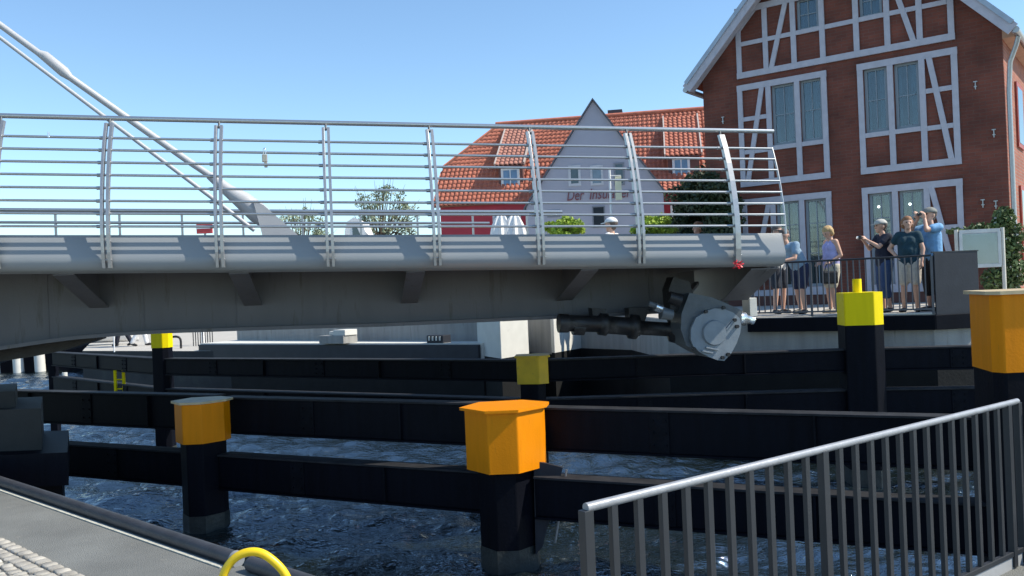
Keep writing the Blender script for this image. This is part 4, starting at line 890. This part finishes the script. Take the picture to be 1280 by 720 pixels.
# notice board
t = thing('notice_board', 'pale framed glass notice board on two posts in front of the brick building', 'notice board', Vector((at(1226, 390, 17.2).x, 17.2, ZG)))
ND = Vector((.97, -.25, 0)).normalized(); NN = Vector((ND.y, -ND.x, 0)); 
if NN.y > 0: NN = -NN
q0 = at(1196, 310, 17.4); q1 = at(1254, 310, 17.0); ctr = (q0 + q1) / 2; hw = (q1 - q0).length / 2
obj('back_sheet', MB().obox(ctr + Vector((0, 0, -.02)), ND * (hw - .03), NN * .03, (0, 0, .33)), mat('pale_board_paper', (.5, .55, .62), .5, 0, .12, 3), t)
fm = MB(); 
for z in (.33, -.35): fm.obox(ctr + Vector((0, 0, z)), ND * (hw - .04), NN * .045, (0, 0, .035))
for s_ in (-1, 1): fm.obox(ctr + ND * s_ * (hw - .06) , ND * .03, NN * .047, (0, 0, .31))
obj('frame', fm, mat('silver_frame', (.55, .56, .57), .4, .4), t, bevel=.005)
obj('pane', MB().obox(ctr + NN * .04 + Vector((0, 0, -.02)), ND * (hw - .08), NN * .003, (0, 0, .30)), pane, t)
for s_ in (-1, 1): obj('post', MB().tube([V3(ctr, ZG) + ND * s_ * (hw + .01), V3(ctr, ctr.z + .38) + ND * s_ * (hw + .01)], .035, 12), mat('cream_post', (.6, .58, .52), .5), t)
# ---------------------------------------------------------------- items beyond the bridge
p = at(765, 290, 24.0); hgt = at(765, 212, 24).z
t = thing('banner_pole', 'slim pale pole with a narrow cream banner in front of the grey gable', 'flag pole', V3(p, PZ))
obj('pole', MB().tube([V3(p, PZ), V3(p, hgt)], [.045, .03], 12), white_paint, t)
bm_ = MB(); q0 = at(768.5, 221, 24); q1 = at(777.5, 250, 24); bm_.box((q0.x, 23.97, q1.z), (q1.x, 24.02, q0.z)); obj('banner', bm_, mat('cream_banner', (.80, .74, .52), .7, 0, .04, 5), t, bevel=.008)
obj('banner_arm', MB().tube([Vector((p.x, 24, q0.z + .03)), Vector((q1.x, 24, q0.z + .03))], .012, 8), white_paint, t)
# closed white parasols
for x, lb in ((627, 'left'), (644, 'right')):
    p = at(x, 292, 29); t = thing('parasol', 'white half folded cafe parasol in front of the red wall, ' + lb + ' of the pair', 'parasol', V3(p, PZ), 'white cafe parasols')
    zt_ = at(x, 264 if x > 640 or True else 270, 29).z
    obj('pole', MB().tube([V3(p, PZ), V3(p, zt_)], .025, 8), white_paint, t)
    m_ = MB(); n = 16; rg = random.Random(x)
    prof_ = [(.03, 0), (.16, -.22), (.27, -.5), (.33, -.85)]; vs = []
    for r_, dz in prof_:
        for k in range(n): a_ = 2 * PI * k / n; rr_ = r_ * (1 + .22 * (-1) ** k * (r_ > .1)); vs.append(V3(p, zt_ + dz + rg.uniform(-.03, .03)) + Vector((rr_ * math.cos(a_), rr_ * math.sin(a_), 0)))
    m_.add(vs, [(i * n + k, i * n + (k + 1) % n, (i + 1) * n + (k + 1) % n, (i + 1) * n + k) for i in range(3) for k in range(n)]); obj('canopy', m_, white_paint, t)
# white boat hull top / van roof seen above the deck at the left
def rounded_van(px0, px1, ytop, Z, label):
    a = at(px0, ytop, Z); b = at(px1, ytop, Z); L = b.x - a.x; t = thing('parked_van', label, 'van', (a.x, Z, PZ))
    zt_ = a.z; side_p = [(0, PZ + .35), (0, zt_ - .5), (.12, zt_ - .15), (.35, zt_), (L - .45, zt_), (L - .18, zt_ - .12), (L, zt_ - .65), (L + .55, zt_ - .95), (L + .7, PZ + .7), (L + .7, PZ + .35)]
    obj('body', MB().prism([Vector((a.x + x, Z, z)) for x, z in side_p], (0, 1.9, 0)), white_paint, t, bevel=.12)
    obj('side_window', MB().prism([Vector((a.x + x, Z - .012, z)) for x, z in ((.3, zt_ - .35), (L - .35, zt_ - .35), (L - .15, zt_ - .85), (.3, zt_ - .85))], (0, .02, 0)), glass, t)
    for wx_ in (.35, L + .15):
        wv = obj('wheel', MB().tube([Vector((a.x + wx_, Z - .02, PZ + .33)), Vector((a.x + wx_, Z + .2, PZ + .33))], .33, 20), machine_dark, t)
        obj('rim', MB().tube([Vector((a.x + wx_, Z - .03, PZ + .33)), Vector((a.x + wx_, Z - .021, PZ + .33))], .2, 16), chrome, wv)
rounded_van(430, 457, 272, 33, 'white rounded van roof showing above the deck between the two trees')
p = at(256, 285, 22); q_ = at(265, 281, 22)
t = thing('red_sign', 'small red and white sign seen behind the deck near the second post', 'sign', V3(p, PZ))
obj('sign_post', MB().tube([V3(p, PZ), V3(p, p.z + .05)], .03, 8), galv, t)
obj('sign_board', MB().box((p.x - .2, 21.96, p.z - .14), (p.x + .2, 22, p.z + .12)), mat('red_sign_paint', (.75, .08, .08), .5), t, bevel=.01)
obj('sign_band', MB().box((p.x - .2, 21.95, p.z - .02), (p.x + .2, 21.958, p.z + .02)), white_paint, t)
# lower left quay furniture
lq = .43
p = at(256, 434, 27.5); t = thing('fence_panel', 'short black bar fence with a red lifebelt post seen beneath the girder', 'fence', V3(p, lq))
fb = V3(at(242, 434, 27.5), lq); fe = V3(at(266, 434, 27.5), lq)
obj('top_bar', MB().tube([fb + Vector((0, 0, .95)), fe + Vector((0, 0, .95))], .02, 8), rail_grey, t)
for i in range(9): a = fb.lerp(fe, i / 8); obj('baluster', MB().beam(a, a + Vector((0, 0, .94)), .022, .022, Vector((0, 1, 0))), rail_grey, t)
a = at(254, 430, 28.2); t = thing('lifebelt_post', 'white post with a red lifebelt box behind the short black fence', 'lifebelt box', V3(a, lq))
obj('post', MB().tube([V3(a, lq), V3(a, lq + 1.0)], .05, 8), white_paint, t); obj('box', MB().box((a.x - .12, 28.1, lq + .62), (a.x + .12, 28.3, lq + 1.05)), mat('red_sign_paint', (.75, .08, .08)), t, bevel=.03)
p = at(220, 434, 26.5); b_ = Vector((p.x, 26.5, lq)); t = thing('bicycle_hoop', 'dark bent hoop stand on the lower quay right of the distant yellow pile', 'hoop')
t.location = b_; obj('hoop', MB().tube(spline([b_ + Vector((-.18, 0, .34)), b_ + Vector((.02, 0, .36)), b_ + Vector((.14, 0, .28)), b_ + Vector((.15, 0, 0))]), .035, 8), machine_dark, t)
p = at(143, 440, 26.0); tag(obj('mooring_pole', MB().tube([V3(p, lq), V3(p, 2.3)], .022, 8), white_paint), 'thin white upright pole at the lower quay edge under the bridge', 'pole')
t = thing('rowing_boat', 'small white boat with a blue cover laid up on the lower quay', 'boat', V3(at(128, 428, 31), lq))
c_ = V3(at(127, 428, 31), lq); n = 9; vs = []
for i in range(n):
    x = (i / (n - 1) - .5) * 2.6; wdt = .5 * (1 - abs(i / (n - 1) * 2 - 1) ** 2.4) + .02; h_ = .55 + .25 * (i / (n - 1)) ** 2
    vs += [c_ + Vector((x, -wdt, h_)), c_ + Vector((x, -wdt * .6, .18)), c_ + Vector((x, 0, .08)), c_ + Vector((x, wdt * .6, .18)), c_ + Vector((x, wdt, h_))]
hm = MB().add(vs, [(i * 5 + k, i * 5 + k + 1, (i + 1) * 5 + k + 1, (i + 1) * 5 + k) for i in range(n - 1) for k in range(4)], True)
ho = obj('hull', hm, white_paint, t); so_ = ho.modifiers.new('thick', 'SOLIDIFY'); so_.thickness = .03
vs = []
for i in range(n):
    x = (i / (n - 1) - .5) * 2.5; wdt = .5 * (1 - abs(i / (n - 1) * 2 - 1) ** 2.4) + .03; h_ = .56 + .25 * (i / (n - 1)) ** 2
    vs += [c_ + Vector((x, -wdt, h_)), c_ + Vector((x, 0, h_ + .2)), c_ + Vector((x, wdt, h_))]
obj('cover', MB().add(vs, [(i * 3 + k, i * 3 + k + 1, (i + 1) * 3 + k + 1, (i + 1) * 3 + k) for i in range(n - 1) for k in range(2)], True), mat('pale_blue_tarp', (.35, .42, .6), .7), t)
# black and white foot at the lower right corner
p = onz(1275, 715, 0)
t = thing('stone_kerb', 'pale sunlit kerb stone with a black plate at the lower right corner', 'kerb', (p.x, p.y, 0))
fp = at(1262, 705, 4.8)
obj('stone', MB().prism([V3(RB1, .0) + e1 * .02 - nrm1 * .10, V3(RB1, 0) + e1 * .6 - nrm1 * .10, V3(RB1, 0) + e1 * .6 - nrm1 * .55, V3(RB1, 0) - e1 * .35 - nrm1 * .55], (0, 0, .10)), concrete_pale, t, bevel=.02)
obj('black_plate', MB().obox(V3(RB1, .16) + e1 * .22 - nrm1 * .22, e1 * .14, nrm1 * .1, (0, 0, .06)), machine_dark, t, bevel=.01)
obj('white_cap', MB().obox(V3(RB1, .25) + e1 * .24 - nrm1 * .22, e1 * .12, nrm1 * .08, (0, 0, .03)), white_paint, t, bevel=.02)
# ---------------------------------------------------------------- people
skin = mat('skin', (.60, .35, .25), .55, 0, .06, 8)
def cloth(n, c, r=.85): return mat(n, c, r, 0, .18, 14, .4, 25)
hair_b = mat('blond_hair', (.50, .33, .15), .7, 0, .3, 30, .5, 60); hair_r = mat('reddish_hair', (.28, .13, .06), .7, 0, .3, 30, .5, 60); hair_g = mat('grey_brown_hair', (.12, .09, .075), .7, 0, .3, 30, .5, 60)
def person(label, loc, yaw, H, pose, shirt=None, legs=None, hair=None, cap=None, shoe=None, female=False, sleeve=.55, leglen='short', glasses=False, group='onlookers on the far quay', straps=False):
    """pose: dict of joints in local metres for 1.72 m body: x forward, y left, z up"""
    t = thing('person', label, 'person', loc, group); k = H / 1.72
    cy_, sy = math.cos(yaw), math.sin(yaw)
    J = dict(hipL=(0, .09, .90), hipR=(0, -.09, .90), kneeL=(.02, .10, .49), kneeR=(.02, -.10, .49), ankL=(-.02, .11, .085), ankR=(-.02, -.11, .085), toeL=(.13, .13, .035), toeR=(.13, -.13, .035),
             chest=(0, 0, 1.28), neck=(0, 0, 1.45), head=(.02, 0, 1.61), shL=(0, .175, 1.40), shR=(0, -.175, 1.40), elL=(0, .22, 1.12), elR=(0, -.22, 1.12), wrL=(.04, .24, .86), wrR=(.04, -.24, .86),
             fL=(0, 0, -1), fR=(0, 0, -1), face=(1, 0, 0))
    if female: J.update(shL=(0, .155, 1.40), shR=(0, -.155, 1.40))
    J.update(pose)
    def w3(p, sc=True):
        x, y, z = p; q = Vector((x * cy_ - y * sy, x * sy + y * cy_, z)) * (k if sc else 1); return q
    P = {a: Vector(loc) + w3(v) for a, v in J.items() if a not in ('fL', 'fR', 'face')}
    fv = w3(J['face'], False).normalized(); sdv_ = Vector((0, 0, 1)).cross(fv).normalized(); upv = fv.cross(sdv_)
    lat = w3((0, 1, 0), False)
    def cps(m, a, ra, b, rb): m.capsule(a, ra * k, b, rb * k)
    b = MB(); hipc = (P['hipL'] + P['hipR']) / 2; ch = P['chest']; nk = P['neck']; hd_ = P['head']
    fw = .085 if female else .08
    cps(b, P['hipL'] - lat * .01, .105, P['hipR'] + lat * .01, .105)
    for s in (1, -1):
        cps(b, hipc + lat * s * .05 * k, .105, ch + lat * s * .055 * k, .108); cps(b, ch + lat * s * .06 * k, .105, nk - Vector((0, 0, .08 * k)) + lat * s * .05 * k, .07)
    belly = (hipc + ch) / 2 + w3((.03, 0, .02)); cps(b, belly, .115, ch, .11)
    if female: 
        for s in (1, -1): cps(b, ch + w3((.07, s * .065, .02)), .06, ch + w3((.085, s * .065, 0)), .05)
    cps(b, P['shL'], .052, P['shR'], .052); cps(b, nk - Vector((0, 0, .04 * k)), .058, hd_ - upv * .06 * k, .05)
    cps(b, hd_ - fv * .02 * k + upv * .025 * k, .092, hd_ + fv * .012 * k + upv * .02 * k, .086); cps(b, hd_ + fv * .03 * k - upv * .02 * k, .07, hd_ + fv * .05 * k - upv * .075 * k, .042)
    cps(b, hd_ + fv * .09 * k + upv * .01 * k, .010, hd_ + fv * .112 * k - upv * .022 * k, .016)
    for s in (1, -1): cps(b, hd_ + sdv_ * s * .085 * k - fv * .01 * k + upv * .01 * k, .018, hd_ + sdv_ * s * .09 * k - fv * .005 * k - upv * .02 * k, .014)
    for s in 'LR':
        cps(b, P['hip' + s], .10, P['knee' + s], .058); cps(b, P['knee' + s], .056, P['knee' + s].lerp(P['ank' + s], .35), .054); cps(b, P['knee' + s].lerp(P['ank' + s], .35), .054, P['ank' + s], .036); cps(b, P['ank' + s] - Vector((0, 0, .03 * k)), .036, P['toe' + s], .03)
        cps(b, P['sh' + s], .055, P['el' + s], .039); cps(b, P['el' + s], .040, P['wr' + s], .026)
        hdv = w3(J['f' + s], False).normalized(); wv = P['wr' + s]; pc = wv + hdv * .07 * k
        oth = hdv.cross(Vector((0, 0, 1)) if abs(hdv.z) < .8 else lat).normalized(); third = hdv.cross(oth)
        cps(b, wv + hdv * .02 * k, .028, pc, .032); cps(b, wv + hdv * .02 * k + oth * .015 * k, .022, pc + oth * .02 * k, .024)
        for i, fl_ in enumerate((.062, .075, .07, .052)):
            o_ = pc + oth * (i - 1.5) * .021 * k; c1 = o_ + hdv * fl_ * .55 * k + third * .012 * k; c2 = c1 + (hdv * .6 + third * .8) * fl_ * .5 * k
            cps(b, o_, .0105, c1, .0098); cps(b, c1, .0098, c2, .0085)
        th0 = wv + hdv * .025 * k - oth * .03 * k; cps(b, th0, .014, th0 + (hdv * .6 - oth * .5 + third * .5) * .055 * k, .010)
    obj('body', b, skin, t, remesh=.0095)
    if shirt:
        m = MB(); g = .022
        for s in (1, -1):
            cps(m, hipc + lat * s * .055 * k + Vector((0, 0, .02)), .112 + g, ch + lat * s * .055 * k, .108 + g); cps(m, ch + lat * s * .06 * k, .105 + g, nk - Vector((0, 0, .09 * k)) + lat * s * .05 * k, .062 + g)
        cps(m, belly, .12 + g, ch, .11 + g)
        if female:
            for s in (1, -1): cps(m, ch + w3((.07, s * .065, .02)), .06 + g * .8, ch + w3((.085, s * .065, 0)), .05 + g * .8)
        if sleeve > 0:
            cps(m, P['shL'], .055 + g * .7, P['shR'], .055 + g * .7)
            for s in 'LR': cps(m, P['sh' + s], .056 + g, P['sh' + s].lerp(P['el' + s], sleeve), .047 + g)
        obj('shirt', m, shirt, t, remesh=.014)
    if legs:
        m = MB(); g = .022; cps(m, P['hipL'], .108 + g * .6, P['hipR'], .108 + g * .6)
        cps(m, hipc + Vector((0, 0, .06 * k)) + lat * .05 * k, .10 + g * .6, hipc + Vector((0, 0, .06 * k)) - lat * .05 * k, .10 + g * .6)
        for s in 'LR':
            if leglen == 'short': cps(m, P['hip' + s], .10 + g, P['hip' + s].lerp(P['knee' + s], .82), .072 + g)
            elif leglen == 'capri': cps(m, P['hip' + s], .10 + g, P['knee' + s], .06 + g * 1.3); cps(m, P['knee' + s], .06 + g * 1.3, P['knee' + s].lerp(P['ank' + s], .42), .058 + g)
            else: cps(m, P['hip' + s], .10 + g, P['knee' + s], .06 + g); cps(m, P['knee' + s], .06 + g, P['ank' + s] + Vector((0, 0, .03)), .048 + g)
        obj('shorts' if leglen != 'long' else 'trousers', m, legs, t, remesh=.014)
    if hair:
        m = MB(); cps(m, hd_ - fv * .035 * k + upv * .04 * k, .098, hd_ + fv * .0 * k + upv * .055 * k, .088)
        if female: 
            for s in (1, -1): cps(m, hd_ - fv * .03 * k + sdv_ * s * .055 * k + upv * .03 * k, .06, hd_ - fv * .035 * k + sdv_ * s * .06 * k - upv * .05 * k, .045)
            cps(m, hd_ - fv * .06 * k, .085, hd_ - fv * .06 * k - upv * .06 * k, .06)
        else: cps(m, hd_ - fv * .055 * k + upv * .01 * k, .075, hd_ - fv * .05 * k - upv * .04 * k, .055)
        obj('hair', m, hair, t, remesh=.012)
    if cap:
        m = MB(); n = 16; vs = []
        for j in range(6):
            a_ = j / 5 * PI / 2
            for i in range(n): g_ = 2 * PI * i / n; vs.append(hd_ - fv * .01 * k + upv * (.048 + .098 * math.sin(a_)) * k + (fv * math.cos(g_) * .122 + sdv_ * math.sin(g_) * .112) * math.cos(a_) * k)
        m.add(vs, [(j * n + i, j * n + (i + 1) % n, (j + 1) * n + (i + 1) % n, (j + 1) * n + i) for j in range(5) for i in range(n)], True)
        cp = obj('cap', m, cap, t); x = cp.modifiers.new('thick', 'SOLIDIFY'); x.thickness = .008
        pl = [hd_ + upv * .05 * k + (fv * math.cos(a_) * (.11 + .085 * math.cos(a_) ** 2) + sdv_ * math.sin(a_) * .095) * k - upv * .02 * k * (math.cos(a_) ** 2) for a_ in [math.radians(d) for d in range(-75, 76, 15)]]
        obj('visor', MB().prism(pl, upv * .012 * k), cap, cp)
    if glasses:
        gm = MB()
        for s in (1, -1): gm.capsule(hd_ + fv * .092 * k + upv * .015 * k + sdv_ * s * .02 * k, .022 * k, hd_ + fv * .088 * k + upv * .015 * k + sdv_ * s * .045 * k, .02 * k); gm.tube([hd_ + fv * .085 * k + upv * .018 * k + sdv_ * s * .065 * k, hd_ + sdv_ * s * .092 * k + upv * .02 * k], .006, 6)
        obj('sunglasses', gm, machine_dark, t)
    else:
        for s in (1, -1): obj('eye', MB().capsule(hd_ + fv * .083 * k + upv * .018 * k + sdv_ * s * .032 * k, .012 * k, hd_ + fv * .084 * k + upv * .018 * k + sdv_ * s * .034 * k, .012 * k), machine_dark, t)
    for s in 'LR':
        m = MB(); cps(m, P['ank' + s] - Vector((0, 0, .035 * k)), .047, P['toe' + s], .040); cps(m, P['ank' + s] - Vector((0, 0, .045 * k)) - (P['toe' + s] - P['ank' + s]) * .2, .038, P['toe' + s] - Vector((0, 0, .002)), .036)
        obj('shoe', m, shoe or machine_dark, t, remesh=.012)
    return t, P, fv
def foot(x, Z): p = at(x, 390, Z); return Vector((p.x, Z, PZ + .012))
LEFT = math.radians(188)
# head and shoulders hidden behind the bridge end
person('person in a white top with sunglasses, half hidden behind the bridge end', foot(975, 17.1), math.radians(-60), 1.70, dict(elL=(.12, .22, 1.15), elR=(.12, -.22, 1.15), wrL=(.32, .15, 1.08), wrR=(.32, -.15, 1.08), fL=(1, 0, -.2), fR=(1, 0, -.2)), cloth('white_shirt', (.75, .73, .7)), cloth('dark_shorts', (.03, .035, .05)), hair_g, None, None, glasses=True)
# man bending over the rail, light blue shirt
person('man in a light blue shirt and navy shorts bending forward over the railing', foot(997, 16.6), math.radians(205), 1.70,
       dict(hipL=(-.10, .10, .88), hipR=(-.10, -.10, .88), kneeL=(-.04, .11, .47), kneeR=(-.12, -.11, .47), ankL=(-.08, .12, .085), ankR=(-.2, -.12, .085), toeL=(.07, .14, .035), toeR=(-.05, -.14, .035), chest=(.08, 0, 1.20), neck=(.19, 0, 1.36), head=(.24, -.02, 1.50), face=(.8, .45, -.25),
            shL=(.15, .19, 1.31), shR=(.15, -.19, 1.31), elL=(.24, .24, 1.06), elR=(.26, -.24, 1.06), wrL=(.44, .16, 1.02), wrR=(.46, -.14, 1.02), fL=(.8, -.5, -.2), fR=(.8, .5, -.2)),
       cloth('light_blue_shirt', (.25, .36, .47)), cloth('navy_shorts', (.02, .028, .07)), hair_g, None, None)
wm, wp, _ = person('blonde woman in a lavender tank top and pale patterned skirt, looking down to the left', foot(1042, 16.4), math.radians(195), 1.63,
       dict(head=(.06, 0, 1.585), face=(.85, .1, -.5), elL=(-.06, .22, 1.13), elR=(-.05, -.22, 1.13), wrL=(.15, .16, 1.0), wrR=(.16, -.16, 1.0), fL=(1, -.3, -.3), fR=(1, .3, -.3), kneeL=(.06, .09, .49), ankL=(.02, .1, .085), toeL=(.16, .12, .035)),
       cloth('lavender_top', (.42, .40, .66)), cloth('cream_print_skirt', (.58, .52, .40)), hair_b, None, cloth('pale_sandals', (.4, .36, .3)), True, 0, 'short')
# handbag hangs from her arm
hb2 = wp['wrL'] + Vector((-.02, -.03, -.28))
t = thing('handbag', 'black handbag hanging at the side of the blonde woman', 'handbag', hb2)
obj('bag', MB().obox(hb2, (.14, 0, 0), (0, .05, 0), (0, 0, .12)), machine_dark, t, bevel=.03); obj('strap', MB().tube(spline([hb2 + Vector((-.1, 0, .1)), hb2 + Vector((0, .01, .33)), hb2 + Vector((.1, 0, .1))]), .008, 6), machine_dark, t)
m3, p3, f3 = person('man in a pale cap, navy shirt and blue knee-length trousers taking a picture', foot(1108, 15.85), math.radians(186), 1.66,
       dict(chest=(-.02, 0, 1.27), elL=(.20, .2, 1.22), elR=(.17, -.2, 1.20), wrL=(.37, .07, 1.36), wrR=(.37, -.05, 1.36), fL=(.5, -.3, .6), fR=(.5, .3, .6), kneeL=(.05, .10, .49), head=(.05, 0, 1.60)),
       cloth('navy_shirt', (.012, .016, .035)), cloth('denim_capris', (.035, .07, .16)), hair_g, cloth('stone_cap', (.48, .47, .43)), None, False, .6, 'capri')
cp_ = (p3['wrL'] + p3['wrR']) / 2 + f3 * .10 + Vector((0, 0, .05))
t = thing('camera', 'small black camera held up by the man in the pale cap', 'camera', cp_)
obj('camera_body', MB().obox(cp_, f3 * .02, f3.cross(Vector((0, 0, 1))) * .055, (0, 0, .035)), machine_dark, t, bevel=.008); obj('lens', MB().tube([cp_ + f3 * .02, cp_ + f3 * .05], .024, 14), chrome, t)
person('woman in a dark teal blouse and beige shorts with one hand on her hip', foot(1139, 15.35), math.radians(238), 1.66,
       dict(face=(.9, .35, 0), elR=(-.05, -.33, 1.17), wrR=(.03, -.17, .99), fR=(.5, .7, -.3), elL=(.02, .24, 1.14), wrL=(.10, .22, .90), ankR=(-.06, -.12, .085), toeR=(.08, -.16, .035), kneeR=(0, -.10, .49)),
       cloth('dark_teal_blouse', (.012, .045, .065)), cloth('beige_shorts', (.56, .50, .42)), hair_r, None, None, True, .45, 'short')
m5, p5, f5 = person('tall man in a sky blue shirt and black shorts looking through binoculars', foot(1168, 15.5), math.radians(196), 1.80,
       dict(elL=(.24, .17, 1.36), elR=(.20, -.26, 1.36), wrL=(.17, .06, 1.56), wrR=(.18, -.09, 1.56), fL=(.2, -.1, .9), fR=(.2, .1, .9), head=(.02, 0, 1.61), face=(1, 0, .05)),
       cloth('sky_blue_shirt', (.17, .36, .60)), cloth('black_shorts', (.012, .013, .018)), hair_g, cloth('grey_cap', (.22, .22, .20)), cloth('grey_shoes', (.1, .1, .1)), False, .55, 'capri')
bc = p5['head'] + f5 * .15 + Vector((0, 0, .018)); sd5 = Vector((0, 0, 1)).cross(f5).normalized()
t = thing('binoculars', 'black binoculars held to the eyes of the tall man in sky blue', 'binoculars', bc)
for s in (1, -1): obj('barrel', MB().tube([bc + sd5 * .034 * s - f5 * .04, bc + sd5 * .034 * s, bc + sd5 * .036 * s + f5 * .07], [.017, .022, .028], 14), machine_dark, t)
obj('bridge_piece', MB().beam(bc - sd5 * .03, bc + sd5 * .03, .03, .02), machine_dark, t)
def lowfoot(x, y, Z): p = at(x, y, Z); return Vector((p.x, Z, lq))
STR = dict(kneeL=(.14, .09, .50), ankL=(.22, .09, .09), toeL=(.36, .1, .05), kneeR=(.02, -.09, .49), ankR=(-.18, -.09, .11), toeR=(-.06, -.1, .04))
person('distant walker in dark clothes beneath the left part of the girder', lowfoot(156, 436, 29.5), math.radians(170), 1.75, STR, cloth('navy_shirt', (.012, .016, .035)), cloth('dark_jeans', (.015, .017, .03)), hair_g, leglen='long', group='walkers on the lower quay')
person('distant walker in white trousers beneath the left part of the girder', lowfoot(174, 436, 29.0), math.radians(10), 1.72, STR, cloth('white_shirt', (.75, .73, .7)), cloth('white_trousers', (.75, .75, .76)), hair_b, leglen='long', group='walkers on the lower quay')
def behind(x, ytop, Z, H, **kw):
    p = at(x, ytop, Z); return Vector((p.x, Z, p.z - H)), kw
# people standing beyond the bridge, only heads above the deck
p = at(787, 273, 17); person('man with a white cap and white shirt whose head shows above the deck', Vector((p.x, 20.0, PZ + .012)), math.radians(150), (at(787, 271, 20.0).z - PZ) / 1.02, dict(), cloth('white_shirt', (.75, .73, .7)), cloth('dark_shorts', (.03, .035, .05)), hair_g, cloth('white_cap', (.8, .8, .8)), group='heads above the deck')
Zh = 24.0; person('pink-faced person in a pink top just showing above the deck right of the lime shrubs', Vector((at(873, 280, Zh).x, Zh, PZ + .012)), math.radians(200), (at(873, 279, Zh).z - PZ), dict(), cloth('pink_top', (.65, .3, .3)), cloth('dark_shorts', (.03, .035, .05)), hair_r, None, female=True, group='heads above the deck')
